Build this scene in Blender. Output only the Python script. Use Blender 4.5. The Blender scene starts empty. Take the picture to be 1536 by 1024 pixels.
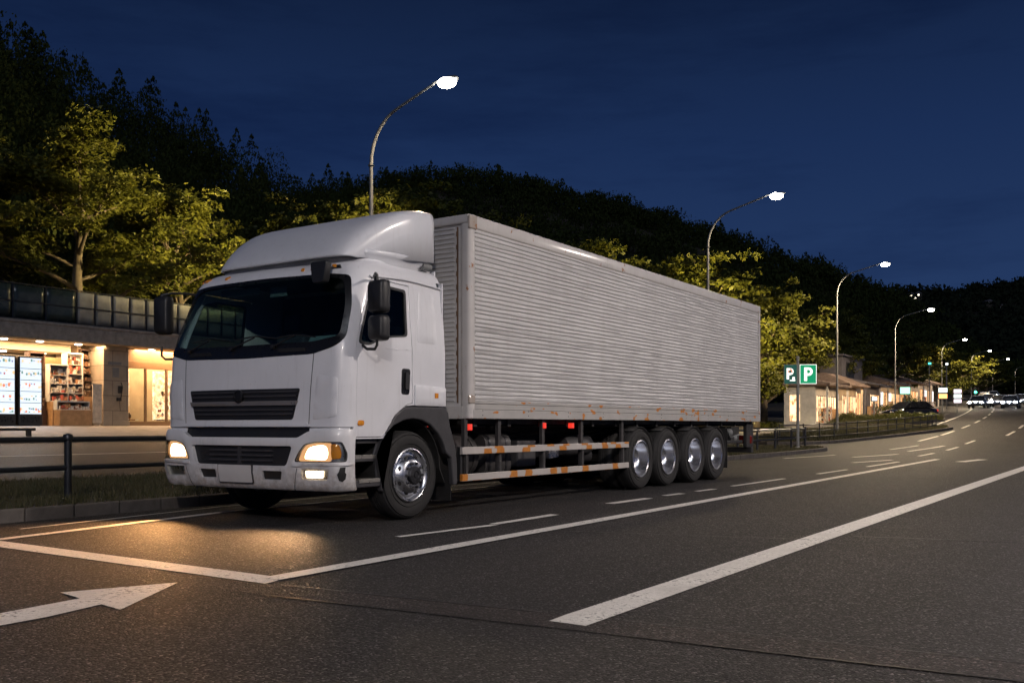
import bpy, bmesh, math, random
import numpy as np
from mathutils import Vector, Matrix, geometry
R = random.Random(7)
NR = np.random.default_rng(11)
D = bpy.data
SC = bpy.context.scene
COL = SC.collection
PI = math.pi

# ------------------------------------------------------------------ helpers
def tag(o, label=None, cat=None, group=None, kind=None):
    if label: o['label'] = label
    if cat: o['category'] = cat
    if group: o['group'] = group
    if kind: o['kind'] = kind
    return o

def empty(name, loc=(0, 0, 0), rz=0, label=None, cat=None, group=None):
    o = D.objects.new(name, None)
    o.empty_display_size = 0.3
    COL.objects.link(o)
    o.location = loc
    o.rotation_euler = (0, 0, rz)
    tag(o, label, cat, group)
    return o

def children(o):
    return [c for c in D.objects if c.parent == o]

def copy_tree(o, parent=None):
    c = o.copy()
    COL.objects.link(c)
    c.parent = parent
    for ch in children(o):
        copy_tree(ch, c)
    return c

def lerp(a, b, t): return a + (b - a) * t
def interp(x, xs, ys):
    return float(np.interp(x, xs, ys))

class MB:
    def __init__(self):
        self.v = []; self.f = []; self.m = []
    def add(self, vs, fs, mi=0):
        n = len(self.v)
        self.v += [tuple(p) for p in vs]
        self.f += [tuple(i + n for i in f) for f in fs]
        self.m += [mi] * len(fs)
        return self
    def box(self, c, s, mi=0, rot=None, taper=None):
        hx, hy, hz = s[0] / 2, s[1] / 2, s[2] / 2
        vs = []
        for z in (-1, 1):
            k = 1 if (taper is None or z < 0) else taper
            for y in (-1, 1):
                for x in (-1, 1):
                    vs.append(Vector((x * hx * k, y * hy * k, z * hz)))
        if rot is not None:
            vs = [rot @ p for p in vs]
        vs = [(p[0] + c[0], p[1] + c[1], p[2] + c[2]) for p in vs]
        return self.add(vs, [(0, 2, 3, 1), (4, 5, 7, 6), (0, 1, 5, 4), (2, 6, 7, 3), (0, 4, 6, 2), (1, 3, 7, 5)], mi)
    def bb(self, a, b, mi=0):
        return self.box([(a[i] + b[i]) / 2 for i in range(3)], [abs(b[i] - a[i]) for i in range(3)], mi)
    def tube(self, pts, r, n=10, mi=0, caps=True):
        pts = [Vector(p) for p in pts]
        rs = r if isinstance(r, (list, tuple)) else [r] * len(pts)
        base = len(self.v)
        up = None
        for i, p in enumerate(pts):
            d = (pts[min(i + 1, len(pts) - 1)] - pts[max(i - 1, 0)]).normalized()
            if up is None:
                up = Vector((0, 0, 1)) if abs(d.z) < .9 else Vector((1, 0, 0))
            a = d.cross(up).normalized()
            b = a.cross(d).normalized()
            up = b
            for k in range(n):
                t = 2 * PI * k / n
                self.v.append(tuple(p + (a * math.cos(t) + b * math.sin(t)) * rs[i]))
        for i in range(len(pts) - 1):
            for k in range(n):
                k2 = (k + 1) % n
                self.f.append((base + i * n + k, base + i * n + k2, base + (i + 1) * n + k2, base + (i + 1) * n + k)); self.m.append(mi)
        if caps:
            self.f.append(tuple(base + k for k in range(n))[::-1]); self.m.append(mi)
            self.f.append(tuple(base + (len(pts) - 1) * n + k for k in range(n))); self.m.append(mi)
        return self
    def lathe(self, prof, c, axis='x', n=32, mi=0, sgn=1, close=True, mis=None):
        """prof: (r, t) pairs; t along axis * sgn"""
        base = len(self.v)
        for (r, t) in prof:
            for k in range(n):
                a = 2 * PI * k / n
                ca, sa = math.cos(a) * r, math.sin(a) * r
                if axis == 'x': p = (c[0] + t * sgn, c[1] + ca, c[2] + sa)
                elif axis == 'y': p = (c[0] + ca, c[1] + t * sgn, c[2] + sa)
                else: p = (c[0] + ca, c[1] + sa, c[2] + t * sgn)
                self.v.append(p)
        for i in range(len(prof) - 1):
            for k in range(n):
                k2 = (k + 1) % n
                self.f.append((base + i * n + k, base + i * n + k2, base + (i + 1) * n + k2, base + (i + 1) * n + k))
                self.m.append(mis[i] if mis else mi)
        if close:
            if prof[0][0] > 1e-5: self.f.append(tuple(base + k for k in range(n))[::-1]); self.m.append(mi)
            if prof[-1][0] > 1e-5: self.f.append(tuple(base + (len(prof) - 1) * n + k for k in range(n))); self.m.append(mi)
        return self
    def sphere(self, c, r, n=12, m=8, mi=0, s=(1, 1, 1)):
        base = len(self.v)
        for i in range(m + 1):
            th = PI * i / m
            for k in range(n):
                a = 2 * PI * k / n
                self.v.append((c[0] + r * s[0] * math.sin(th) * math.cos(a), c[1] + r * s[1] * math.sin(th) * math.sin(a), c[2] + r * s[2] * math.cos(th)))
        for i in range(m):
            for k in range(n):
                k2 = (k + 1) % n
                self.f.append((base + i * n + k, base + (i + 1) * n + k, base + (i + 1) * n + k2, base + i * n + k2)); self.m.append(mi)
        return self
    def prism(self, poly, axis, a, b, mi=0):
        """poly in the two other axes, extruded from a to b along axis"""
        def P(u, w, t):
            return {'x': (t, u, w), 'y': (u, t, w), 'z': (u, w, t)}[axis]
        n = len(poly)
        vs = [P(u, w, a) for u, w in poly] + [P(u, w, b) for u, w in poly]
        fs = [tuple(range(n))[::-1], tuple(range(n, 2 * n))]
        for i in range(n):
            j = (i + 1) % n
            fs.append((i, j, n + j, n + i))
        return self.add(vs, fs, mi)
    def build(self, name, mat, parent=None, smooth=False, bevel=0, seg=2, fix=True, angle=35):
        me = D.meshes.new(name)
        me.from_pydata(self.v, [], self.f)
        mats = mat if isinstance(mat, (list, tuple)) else [mat]
        for mm in mats: me.materials.append(mm)
        if len(mats) > 1:
            me.polygons.foreach_set('material_index', self.m)
        if fix:
            bm = bmesh.new(); bm.from_mesh(me)
            bmesh.ops.recalc_face_normals(bm, faces=bm.faces)
            bm.to_mesh(me); bm.free()
        if smooth:
            me.shade_smooth()
            if smooth != 'all':
                me.set_sharp_from_angle(angle=math.radians(angle))
        me.update()
        o = D.objects.new(name, me)
        COL.objects.link(o)
        if parent is not None: o.parent = parent
        if bevel:
            md = o.modifiers.new('bevel', 'BEVEL')
            md.width = bevel; md.segments = seg; md.limit_method = 'ANGLE'; md.angle_limit = math.radians(40)
            md.harden_normals = False
        return o

def npmesh(name, verts, faces4, mat, parent=None, smooth=False):
    """verts (N,3), faces4 (M,4) numpy"""
    me = D.meshes.new(name)
    nv, nf = len(verts), len(faces4)
    me.vertices.add(nv); me.vertices.foreach_set('co', np.ascontiguousarray(verts, dtype=np.float32).ravel())
    k = faces4.shape[1]
    me.loops.add(nf * k); me.loops.foreach_set('vertex_index', np.ascontiguousarray(faces4, dtype=np.int32).ravel())
    me.polygons.add(nf)
    me.polygons.foreach_set('loop_start', np.arange(0, nf * k, k, dtype=np.int32))
    me.materials.append(mat)
    me.update(calc_edges=True)
    me.validate()
    if smooth: me.shade_smooth()
    o = D.objects.new(name, me); COL.objects.link(o)
    if parent is not None: o.parent = parent
    return o

def in_poly(x, y, poly):
    c = False; j = len(poly) - 1
    for i in range(len(poly)):
        xi, yi = poly[i]; xj, yj = poly[j]
        if (yi > y) != (yj > y) and x < (xj - xi) * (y - yi) / (yj - yi) + xi: c = not c
        j = i
    return c

def densify(poly, st):
    out = []
    for i in range(len(poly)):
        a, b = poly[i], poly[(i + 1) % len(poly)]
        n = max(1, int(math.ceil(math.hypot(b[0] - a[0], b[1] - a[1]) / st)))
        for k in range(n):
            out.append((lerp(a[0], b[0], k / n), lerp(a[1], b[1], k / n)))
    return out

def rnd(poly, r, n=4):
    """round the corners of a polygon"""
    out = []
    m = len(poly)
    for i in range(m):
        p0, p, p1 = Vector(poly[i - 1]), Vector(poly[i]), Vector(poly[(i + 1) % m])
        d0, d1 = (p0 - p), (p1 - p)
        q = min(r, d0.length * .45, d1.length * .45)
        a = p + d0.normalized() * q; b = p + d1.normalized() * q
        for k in range(n + 1):
            t = k / n
            out.append(tuple(a * (1 - t) ** 2 + p * 2 * t * (1 - t) + b * t * t))
    return out

def tess(poly, holes=(), st=0.05, keep=None):
    """triangulate a 2D polygon with inner lattice points -> pts, tris, boundary loops"""
    loops = [densify(poly, st)] + [densify(h, st) for h in holes]
    pts = []; edges = []; ranges = []
    for L in loops:
        b = len(pts); n = len(L)
        pts += [Vector(p) for p in L]
        edges += [(b + i, b + (i + 1) % n) for i in range(n)]
        ranges.append((b, n))
    xs = [p[0] for p in poly]; ys = [p[1] for p in poly]
    sx = max(1, int((max(xs) - min(xs)) / st)); sy = max(1, int((max(ys) - min(ys)) / st))
    allp = [p for L in loops for p in L]
    arr = np.array(allp)
    for i in range(sx + 1):
        for j in range(sy + 1):
            x = min(xs) + (i + .5) * st; y = min(ys) + (j + .5) * st
            if not in_poly(x, y, poly): continue
            if any(in_poly(x, y, h) for h in holes): continue
            if np.min((arr[:, 0] - x) ** 2 + (arr[:, 1] - y) ** 2) < (st * .45) ** 2: continue
            pts.append(Vector((x, y)))
    r = geometry.delaunay_2d_cdt(pts, edges, [], 0, 1e-6)
    vv, tri, orig = r[0], r[2], r[3]
    out = []
    for t in tri:
        cx = sum(vv[i][0] for i in t) / 3; cy = sum(vv[i][1] for i in t) / 3
        if in_poly(cx, cy, poly) and not any(in_poly(cx, cy, h) for h in holes):
            out.append(tuple(t))
    return vv, out

def patch(name, mat, parent, poly, P, holes=(), st=0.06, off=0.0, thick=0.012, smooth=True, round_edge=0.0):
    """sheet following the surface P(a, z, offset), with thickness inwards"""
    vv, tris = tess(poly, holes, st)
    n = len(vv)
    bound = {}
    for t in tris:
        for k in range(3):
            e = (t[k], t[(k + 1) % 3])
            bound[e] = 1
    edges = [e for e in bound if (e[1], e[0]) not in bound]
    be = set(i for e in edges for i in e)
    vs = [P(v[0], v[1], off - (round_edge if i in be else 0)) for i, v in enumerate(vv)] + [P(v[0], v[1], off - thick) for v in vv]
    fs = list(tris) + [tuple(i + n for i in t[::-1]) for t in tris] + [(e[1], e[0], e[0] + n, e[1] + n) for e in edges]
    mb = MB(); mb.add(vs, fs)
    return mb.build(name, mat, parent, smooth=smooth, angle=50)

# ------------------------------------------------------------------ materials
class NT:
    def __init__(self, name):
        self.mat = D.materials.new(name)
        self.mat.use_nodes = True
        self.t = self.mat.node_tree
        self.b = self.t.nodes['Principled BSDF']
    def n(self, typ, **kw):
        nd = self.t.nodes.new(typ)
        for k, v in kw.items():
            if k in nd.inputs.keys(): nd.inputs[k].default_value = v
            else: setattr(nd, k, v)
        return nd
    def l(self, a, b): self.t.links.new(a, b)
    def co(self, kind='Object', scale=(1, 1, 1)):
        tc = self.n('ShaderNodeTexCoord')
        mp = self.n('ShaderNodeMapping')
        mp.inputs['Scale'].default_value = scale
        self.l(tc.outputs[kind], mp.inputs['Vector'])
        return mp.outputs[0]
    def noise(self, co, scale, detail=4, rough=.5, dist=0):
        nd = self.n('ShaderNodeTexNoise')
        nd.inputs['Scale'].default_value = scale; nd.inputs['Detail'].default_value = detail
        nd.inputs['Roughness'].default_value = rough; nd.inputs['Distortion'].default_value = dist
        if co is not None: self.l(co, nd.inputs['Vector'])
        return nd.outputs[0]
    def ramp(self, fac, stops, mode='LINEAR'):
        nd = self.n('ShaderNodeValToRGB')
        cr = nd.color_ramp; cr.interpolation = mode
        while len(cr.elements) < len(stops): cr.elements.new(.5)
        for e, (p, c) in zip(cr.elements, stops):
            e.position = p
            e.color = (c, c, c, 1) if isinstance(c, (int, float)) else (*c, 1)
        self.l(fac, nd.inputs[0])
        return nd.outputs[0]
    def mix(self, fac, a, b, mode='MIX'):
        nd = self.n('ShaderNodeMix', data_type='RGBA', blend_type=mode)
        for s, v in ((0, fac), (6, a), (7, b)):
            if isinstance(v, (int, float)): nd.inputs[s].default_value = v
            elif isinstance(v, tuple): nd.inputs[s].default_value = (*v, 1)
            else: self.l(v, nd.inputs[s])
        return nd.outputs[2]
    def math(self, op, a, b=0.0):
        nd = self.n('ShaderNodeMath', operation=op)
        for s, v in ((0, a), (1, b)):
            if isinstance(v, (int, float)): nd.inputs[s].default_value = v
            else: self.l(v, nd.inputs[s])
        return nd.outputs[0]
    def bump(self, h, strength=.3, dist=.01):
        nd = self.n('ShaderNodeBump')
        nd.inputs['Strength'].default_value = strength; nd.inputs['Distance'].default_value = dist
        self.l(h, nd.inputs['Height']); self.l(nd.outputs[0], self.b.inputs['Normal'])
    def set(self, **kw):
        for k, v in kw.items():
            k = {'base': 'Base Color', 'rough': 'Roughness', 'metal': 'Metallic', 'coat': 'Coat Weight', 'coatr': 'Coat Roughness', 'spec': 'Specular IOR Level',
                 'em': 'Emission Color', 'es': 'Emission Strength', 'tr': 'Transmission Weight'}.get(k, k)
            s = self.b.inputs[k]
            if isinstance(v, (int, float)): s.default_value = v
            elif isinstance(v, tuple): s.default_value = (*v, 1)
            else: self.l(v, s)
        return self.mat

def simple(name, base, rough=.5, metal=0.0, var=.12, nscale=6, **kw):
    m = NT(name)
    co = m.co()
    nz = m.noise(co, nscale, 5, .6)
    f = m.ramp(nz, [(.3, 1 - var), (.7, 1 + var * .3)])
    c = m.mix(1.0, base, f, 'MULTIPLY')
    rr = m.ramp(m.noise(co, nscale * 2.3, 3), [(.3, max(0, rough - .08)), (.7, min(1, rough + .1))])
    m.set(base=c, rough=rr, metal=metal, **kw)
    return m.mat

def emis(name, col, s):
    m = NT(name)
    return m.set(base=(0.02, .02, .02), em=col, es=s)

M = {}
def paint_mat(name, base, rough, dirt=.35, rust=0.0, low=0.0):
    m = NT(name)
    co = m.co()
    n1 = m.noise(co, 1.7, 6, .6); n2 = m.noise(co, 14, 5, .7)
    d = m.ramp(n1, [(.35, 1.0), (.75, 1 - dirt * .35)])
    c = m.mix(1.0, base, d, 'MULTIPLY')
    # streaks running down
    cs = m.co(scale=(9, 9, .7))
    st = m.ramp(m.noise(cs, 2.0, 4, .6), [(.55, 0.0), (.75, dirt * .4)])
    c = m.mix(st, c, (.22, .18, .14))
    if low:
        tc = m.n('ShaderNodeTexCoord'); sp = m.n('ShaderNodeSeparateXYZ'); m.l(tc.outputs['Object'], sp.inputs[0])
        h = m.n('ShaderNodeMapRange'); m.l(sp.outputs[2], h.inputs[0])
        h.inputs[1].default_value = .30; h.inputs[2].default_value = low; h.inputs[3].default_value = 1; h.inputs[4].default_value = 0
        k = m.math('MULTIPLY', h.outputs[0], m.ramp(n2, [(.35, .15), (.7, .9)]))
        c = m.mix(k, c, (.20, .15, .11))
    if rust:
        rn = m.noise(co, 5.5, 8, .72)
        k = m.ramp(rn, [(.66 - rust * .1, 0.0), (.69 - rust * .1, 1.0)])
        c = m.mix(k, c, (.30, .12, .03))
    ch_ = m.ramp(m.noise(co, 46, 3, .6), [(.735, 0.0), (.75, .75)])
    c = m.mix(ch_, c, (.16, .12, .10))
    rr = m.ramp(n2, [(.3, rough), (.75, rough + .18)])
    m.set(base=c, rough=rr, coat=.35, coatr=.12)
    m.bump(m.noise(co, 2.2, 3), .14, .02)
    return m.mat
M['paint'] = paint_mat('white_paint', (.74, .74, .77), .30, .3, 0, .75)
M['paint_low'] = paint_mat('bumper_paint', (.73, .72, .73), .34, .5, .0, .85)
M['fairing'] = paint_mat('fairing_paint', (.70, .71, .75), .28, .3)

def box_mat():
    m = NT('cargo_panel_metal')
    co = m.co()
    n1 = m.noise(m.co(scale=(1, .9, .5)), 1.6, 6, .6)
    c = m.mix(m.ramp(n1, [(.3, 0.0), (.7, 1.0)]), (.56, .545, .54), (.64, .625, .62))
    st = m.ramp(m.noise(m.co(scale=(3, 6, .25)), 2.0, 5, .65), [(.5, 0.0), (.8, .2)])
    c = m.mix(st, c, (.32, .29, .26))
    # brushed streaks along the ribs
    sc = m.ramp(m.noise(m.co(scale=(1, .8, 30)), 3.0, 4, .7), [(.3, .90), (.75, 1.05)])
    c = m.mix(1.0, c, sc, 'MULTIPLY')
    rr = m.ramp(m.noise(m.co(scale=(1, 2, 12)), 4, 4), [(.3, .38), (.7, .62)])
    m.set(base=c, rough=rr, metal=.25)
    m.bump(m.noise(m.co(scale=(1, 1.5, 14)), 5, 3), .25, .01)
    return m.mat
M['box'] = box_mat()
def rail_mat(name, base, thr, scale, drop, part, col=(.66, .27, .03)):
    """pale rail with orange worn patches of a shape of their own"""
    m = NT(name)
    co = m.co()
    sp = m.n('ShaderNodeSeparateXYZ'); m.l(co, sp.inputs[0])
    dn = m.noise(co, 11, 4)
    w = m.math('ADD', m.math('MULTIPLY', sp.outputs[1], scale), m.math('MULTIPLY', m.noise(co, 14, 3), .06 if part else .22))
    w = m.math('ADD', w, m.math('MULTIPLY', m.math('FLOOR', m.math('MULTIPLY', sp.outputs[2], 5.0)), 3.37))
    v = m.n('ShaderNodeTexVoronoi', feature='F1', voronoi_dimensions='1D'); v.inputs['Scale'].default_value = 1.0; v.inputs['Randomness'].default_value = .75
    m.l(w, v.inputs['W'])
    sc_ = m.n('ShaderNodeSeparateColor'); m.l(v.outputs['Color'], sc_.inputs[0])
    k = m.math('MULTIPLY', m.ramp(v.outputs['Distance'], [(thr, 1.0), (thr + .03, 0.0)]), m.ramp(sc_.outputs[0], [(drop, 0.0), (drop + .02, 1.0)]))
    if part: k = m.ramp(m.noise(m.co(scale=(.2, 1, 1.8)), 5.5, 1.5, .4), [(.63, 0.0), (.645, 1.0)])
    c = m.mix(m.ramp(m.noise(co, 3, 5), [(.3, 0.0), (.7, 1.0)]), tuple(x * .82 for x in base), base)
    c = m.mix(k, c, m.mix(dn, (.35, .10, .02), col))
    m.set(base=c, rough=.5, metal=.1)
    m.bump(m.noise(co, 30, 3), .1, .004)
    return m.mat
M['rail'] = rail_mat('pale_rail_with_orange_patches', (.52, .48, .45), .17, 2.0, .2, False)
M['lower_rail'] = rail_mat('lower_body_rail', (.46, .44, .42), .17, 1.6, .35, True)
M['toprail'] = paint_mat('body_rail_aluminium', (.56, .53, .51), .42, .5, .45)
M['black'] = simple('black_plastic', (.018, .018, .02), .45)
M['blackgloss'] = simple('black_gloss', (.008, .008, .009), .30)
M['rubber'] = simple('tyre_rubber', (.016, .015, .015), .75, var=.3, nscale=20)
M['fender'] = simple('dark_grey_plastic', (.048, .046, .05), .5, var=.25)
M['chassis'] = simple('chassis_black_steel', (.015, .014, .014), .6, var=.4)
M['grime'] = simple('grimy_grey_steel', (.07, .065, .065), .5, .4, var=.5)
M['chrome'] = simple('polished_aluminium', (.72, .73, .76), .27, 1.0, var=.1, nscale=3)
M['dish'] = simple('dull_aluminium_rim', (.74, .74, .77), .26, 1.0, var=.03, nscale=.5)
M['darkmetal'] = simple('dark_metal', (.05, .05, .055), .4, .7, var=.3)
M['railing'] = simple('railing_metal', (.045, .048, .055), .4, .6, var=.3)
M['galv'] = simple('galvanised_steel', (.20, .205, .205), .6, .1, var=.2)
M['amber'] = simple('amber_lens', (.75, .28, .02), .15, coat=1.0)
M['redlens'] = emis('red_marker_lens', (1, .04, .02), .9)
M['reddark'] = simple('unlit_red_lens', (.20, .015, .01), .2, coat=1.0)
M['plate'] = simple('blank_plate', (.60, .58, .57), .45, var=.06)
M['seat'] = simple('seat_cloth', (.05, .06, .09), .9)
M['dash'] = simple('dashboard_plastic', (.13, .19, .20), .6)
M['liner'] = simple('cab_liner', (.05, .06, .07), .9)
M['tread'] = simple('step_tread_metal', (.5, .47, .42), .35, .8)

def glass(name, tint=(.55, .75, .72), refl=1.0):
    m = NT(name)
    t = m.t
    t.nodes.remove(m.b)
    out = [n for n in t.nodes if n.type == 'OUTPUT_MATERIAL'][0]
    tr = m.n('ShaderNodeBsdfTransparent'); tr.inputs[0].default_value = (*tint, 1)
    gl = m.n('ShaderNodeBsdfGlossy'); gl.inputs['Roughness'].default_value = .03
    fr = m.n('ShaderNodeLayerWeight'); fr.inputs[0].default_value = .5
    mx = m.n('ShaderNodeMixShader')
    f2 = m.math('ADD', m.math('MULTIPLY', m.math('POWER', fr.outputs[1], 4.0), .55 * refl), .025)
    m.l(f2, mx.inputs[0]); m.l(tr.outputs[0], mx.inputs[1]); m.l(gl.outputs[0], mx.inputs[2])
    m.l(mx.outputs[0], out.inputs[0])
    return m.mat
M['glass'] = glass('cab_glass', (.78, .88, .87))
M['sideglass'] = glass('side_glass', (.42, .50, .49))
M['lensglass'] = glass('clear_lens', (.95, .95, .92))
M['shopglass'] = glass('shop_glass', (.92, .92, .88))

def asphalt(name, base=(.023, .0205, .0205), warm=1.0):
    m = NT(name)
    co = m.co()
    fine = m.n('ShaderNodeTexVoronoi', feature='F1'); fine.inputs['Scale'].default_value = 85; m.l(co, fine.inputs['Vector'])
    spk = m.n('ShaderNodeTexVoronoi', feature='F1'); spk.inputs['Scale'].default_value = 60; m.l(co, spk.inputs['Vector'])
    g = m.n('ShaderNodeSeparateColor'); m.l(fine.outputs['Color'], g.inputs[0])
    c = m.ramp(g.outputs[0], [(0.0, tuple(x * .35 for x in base)), (.6, base), (.90, tuple(x * 1.8 for x in base)), (.96, tuple(x * 3 for x in base)), (1.0, tuple(x * 7 for x in base))])
    big = m.ramp(m.noise(co, .35, 5, .6), [(.3, .74), (.72, 1.2)])
    c = m.mix(1.0, c, big, 'MULTIPLY')
    tr = m.ramp(m.noise(m.co(scale=(1.3, .06, 1)), .9, 3), [(.35, .86), (.65, 1.12)])
    c = m.mix(1.0, c, tr, 'MULTIPLY')
    # cracks and tar
    dn = m.n('ShaderNodeTexNoise'); dn.inputs['Scale'].default_value = 1.1; dn.inputs['Detail'].default_value = 5; m.l(co, dn.inputs['Vector'])
    dm = m.n('ShaderNodeVectorMath', operation='MULTIPLY_ADD'); m.l(dn.outputs['Color'], dm.inputs[0]); dm.inputs[1].default_value = (1.2, 1.2, 0); m.l(co, dm.inputs[2])
    cv = m.n('ShaderNodeTexVoronoi', feature='DISTANCE_TO_EDGE'); cv.inputs['Scale'].default_value = .22; m.l(dm.outputs[0], cv.inputs['Vector'])
    ck = m.ramp(cv.outputs['Distance'], [(0.0, .45), (.006, 0.0)])
    c = m.mix(ck, c, (.012, .011, .011))
    rr = m.ramp(g.outputs[1], [(0.0, .35), (.12, .68), (1.0, .9)])
    m.set(base=c, rough=rr, spec=.35)
    h = m.math('ADD', m.math('MULTIPLY', fine.outputs['Distance'], -1.0), m.math('MULTIPLY', m.noise(co, 40, 3), .6))
    m.bump(h, .75, .006)
    return m.mat
M['asphalt'] = asphalt('asphalt')
M['asphalt2'] = asphalt('asphalt_worn', (.075, .066, .060))
def linepaint():
    m = NT('road_line_paint')
    co = m.co()
    n = m.noise(co, 28, 8, .75); n2 = m.noise(co, 3.0, 4)
    k = m.ramp(m.math('ADD', n, m.math('MULTIPLY', n2, .35)), [(.745, 0.0), (.80, .9)])
    c = m.mix(m.ramp(n2, [(.3, 0.0), (.7, 1.0)]), (.60, .57, .54), (.78, .75, .71))
    fine = m.n('ShaderNodeTexVoronoi', feature='F1'); fine.inputs['Scale'].default_value = 85; m.l(co, fine.inputs['Vector'])
    g = m.n('ShaderNodeSeparateColor'); m.l(fine.outputs['Color'], g.inputs[0])
    c = m.mix(1.0, c, m.ramp(g.outputs[0], [(0.0, .78), (.4, 1.0)]), 'MULTIPLY')
    c = m.mix(k, c, (.055, .05, .05))
    m.set(base=c, rough=.6)
    m.bump(m.math('ADD', m.math('MULTIPLY', fine.outputs['Distance'], -1.0), n), .5, .004)
    return m.mat
M['line'] = linepaint()
def concrete(name, base, sc=4, joints=None):
    m = NT(name)
    co = m.co()
    c = m.mix(m.ramp(m.noise(co, sc, 8, .65), [(.3, 0.0), (.7, 1.0)]), tuple(x * .55 for x in base), base)
    c = m.mix(m.ramp(m.noise(m.co(scale=(1, 1, .3)), sc * 1.7, 5), [(.6, 0.0), (.8, .5)]), c, tuple(x * .3 for x in base))
    m.set(base=c, rough=.85)
    m.bump(m.noise(co, 40, 5), .4, .01)
    return m.mat
M['kerb'] = concrete('kerb_concrete', (.115, .10, .09))
M['concrete'] = concrete('concrete', (.34, .31, .27))
M['pave'] = concrete('pavement_concrete', (.26, .24, .22), 2)
M['wall'] = simple('shop_wall_cream', (.55, .45, .32), .8, var=.2, nscale=2)
M['wallw'] = simple('white_render_wall', (.6, .57, .52), .8, var=.25, nscale=2)
M['roofgrey'] = simple('grey_roof', (.12, .11, .12), .7, var=.3, nscale=3)
M['soil'] = concrete('soil', (.06, .05, .035), 3)
def stone():
    m = NT('pillar_stone')
    br = m.n('ShaderNodeTexBrick'); m.l(m.co(scale=(1, 1, 1)), br.inputs['Vector'])
    tc = m.co(); sp = m.n('ShaderNodeSeparateXYZ'); m.l(tc, sp.inputs[0])
    cb = m.n('ShaderNodeCombineXYZ'); m.l(m.math('ADD', sp.outputs[0], sp.outputs[1]), cb.inputs[0]); m.l(sp.outputs[2], cb.inputs[1])
    m.l(cb.outputs[0], br.inputs['Vector'])
    br.inputs['Scale'].default_value = 1; br.inputs['Brick Width'].default_value = 1.3; br.inputs['Row Height'].default_value = .62
    br.inputs['Mortar Size'].default_value = .012
    br.inputs['Color1'].default_value = (.30, .25, .19, 1); br.inputs['Color2'].default_value = (.36, .31, .24, 1); br.inputs['Mortar'].default_value = (.14, .11, .08, 1)
    c = m.mix(1.0, br.outputs[0], m.ramp(m.noise(tc, 3, 5), [(.3, .8), (.7, 1.05)]), 'MULTIPLY')
    m.set(base=c, rough=.7)
    return m.mat
M['stone'] = stone()
def leafmat(name, a, b):
    m = NT(name)
    gi = m.n('ShaderNodeNewGeometry')
    co = m.co()
    f = m.ramp(m.noise(co, .9, 4), [(.3, 0.0), (.7, 1.0)])
    f2 = m.math('MULTIPLY', gi.outputs['Random Per Island'], .6)
    c = m.mix(m.math('ADD', m.math('MULTIPLY', f, .5), f2), a, b)
    m.set(base=c, rough=.55 if 'forest' not in name else .95, spec=.4 if 'forest' not in name else .05)
    out = [n for n in m.t.nodes if n.type == 'OUTPUT_MATERIAL'][0]
    tl = m.n('ShaderNodeBsdfTranslucent'); m.l(c, tl.inputs[0])
    mx = m.n('ShaderNodeMixShader'); mx.inputs[0].default_value = .35
    m.l(m.b.outputs[0], mx.inputs[1]); m.l(tl.outputs[0], mx.inputs[2]); m.l(mx.outputs[0], out.inputs[0])
    return m.mat
M['leaf'] = leafmat('leaves_yellow_green', (.065, .078, .010), (.155, .150, .018))
M['leaf2'] = leafmat('leaves_green', (.045, .058, .010), (.11, .11, .016))
M['forest'] = leafmat('forest_foliage', (.028, .042, .014), (.060, .070, .020))
M['farforest'] = leafmat('far_forest_foliage', (.020, .026, .018), (.034, .042, .024))
M['bark'] = simple('bark', (.12, .09, .06), .9, var=.4, nscale=8)
def grassmat():
    m = NT('grass_blades')
    co = m.co(); gi = m.n('ShaderNodeNewGeometry')
    c = m.mix(gi.outputs['Random Per Island'], (.028, .036, .009), (.075, .062, .022))
    c = m.mix(m.ramp(m.noise(co, 1.2, 4), [(.4, 0.0), (.7, .6)]), c, (.10, .085, .04))
    m.set(base=c, rough=.7)
    return m.mat
M['grass'] = grassmat()
NEAR_E, MOON, HEAD_E, SHOP_E, ADDED_FLOOD_E, HAZE = 4300, .45, 330, 650, 9000, 0
# ------------------------------------------------------------------ terrain
def G(x, y):
    yy = max(34.0, min(y, 260.0))
    gy = .04 * (yy - 34) ** 2 / 32 if yy < 50 else .04 * (yy - 42)
    s = max(0.0, min(1.0, (-x - 16) / 18))
    fade = 1 - max(0.0, min(1.0, (y - 34) / 25)) * .85
    return gy + .95 * s ** 2.2 * fade

# world: deep blue night sky, a little paler towards the horizon, faint cloud bands
W = D.worlds.new('World'); SC.world = W; W.use_nodes = True
wt = W.node_tree; bg = wt.nodes['Background']
def wn(t, **k):
    n = wt.nodes.new(t)
    for a, v in k.items(): setattr(n, a, v)
    return n
tc = wn('ShaderNodeTexCoord'); sp = wn('ShaderNodeSeparateXYZ'); wt.links.new(tc.outputs['Generated'], sp.inputs[0])
rp = wn('ShaderNodeValToRGB'); wt.links.new(sp.outputs[2], rp.inputs[0])
SKY = [(0.0, (.021, .046, .125)), (.12, (.0175, .041, .118)), (.28, (.0105, .027, .088)), (.45, (.0052, .0125, .040)), (1.0, (.003, .006, .018))]
cr = rp.color_ramp
while len(cr.elements) < len(SKY): cr.elements.new(.5)
for e, (p, c) in zip(cr.elements, SKY): e.position = p; e.color = (*c, 1)
mp = wn('ShaderNodeMapping'); mp.inputs['Scale'].default_value = (1.6, 1.6, 9); wt.links.new(tc.outputs['Generated'], mp.inputs[0])
nz = wn('ShaderNodeTexNoise'); nz.inputs['Scale'].default_value = 1.7; nz.inputs['Detail'].default_value = 6; nz.inputs['Roughness'].default_value = .62; wt.links.new(mp.outputs[0], nz.inputs['Vector'])
r2 = wn('ShaderNodeValToRGB'); wt.links.new(nz.outputs[0], r2.inputs[0])
r2.color_ramp.elements[0].position = .46; r2.color_ramp.elements[0].color = (1, 1, 1, 1)
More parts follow.
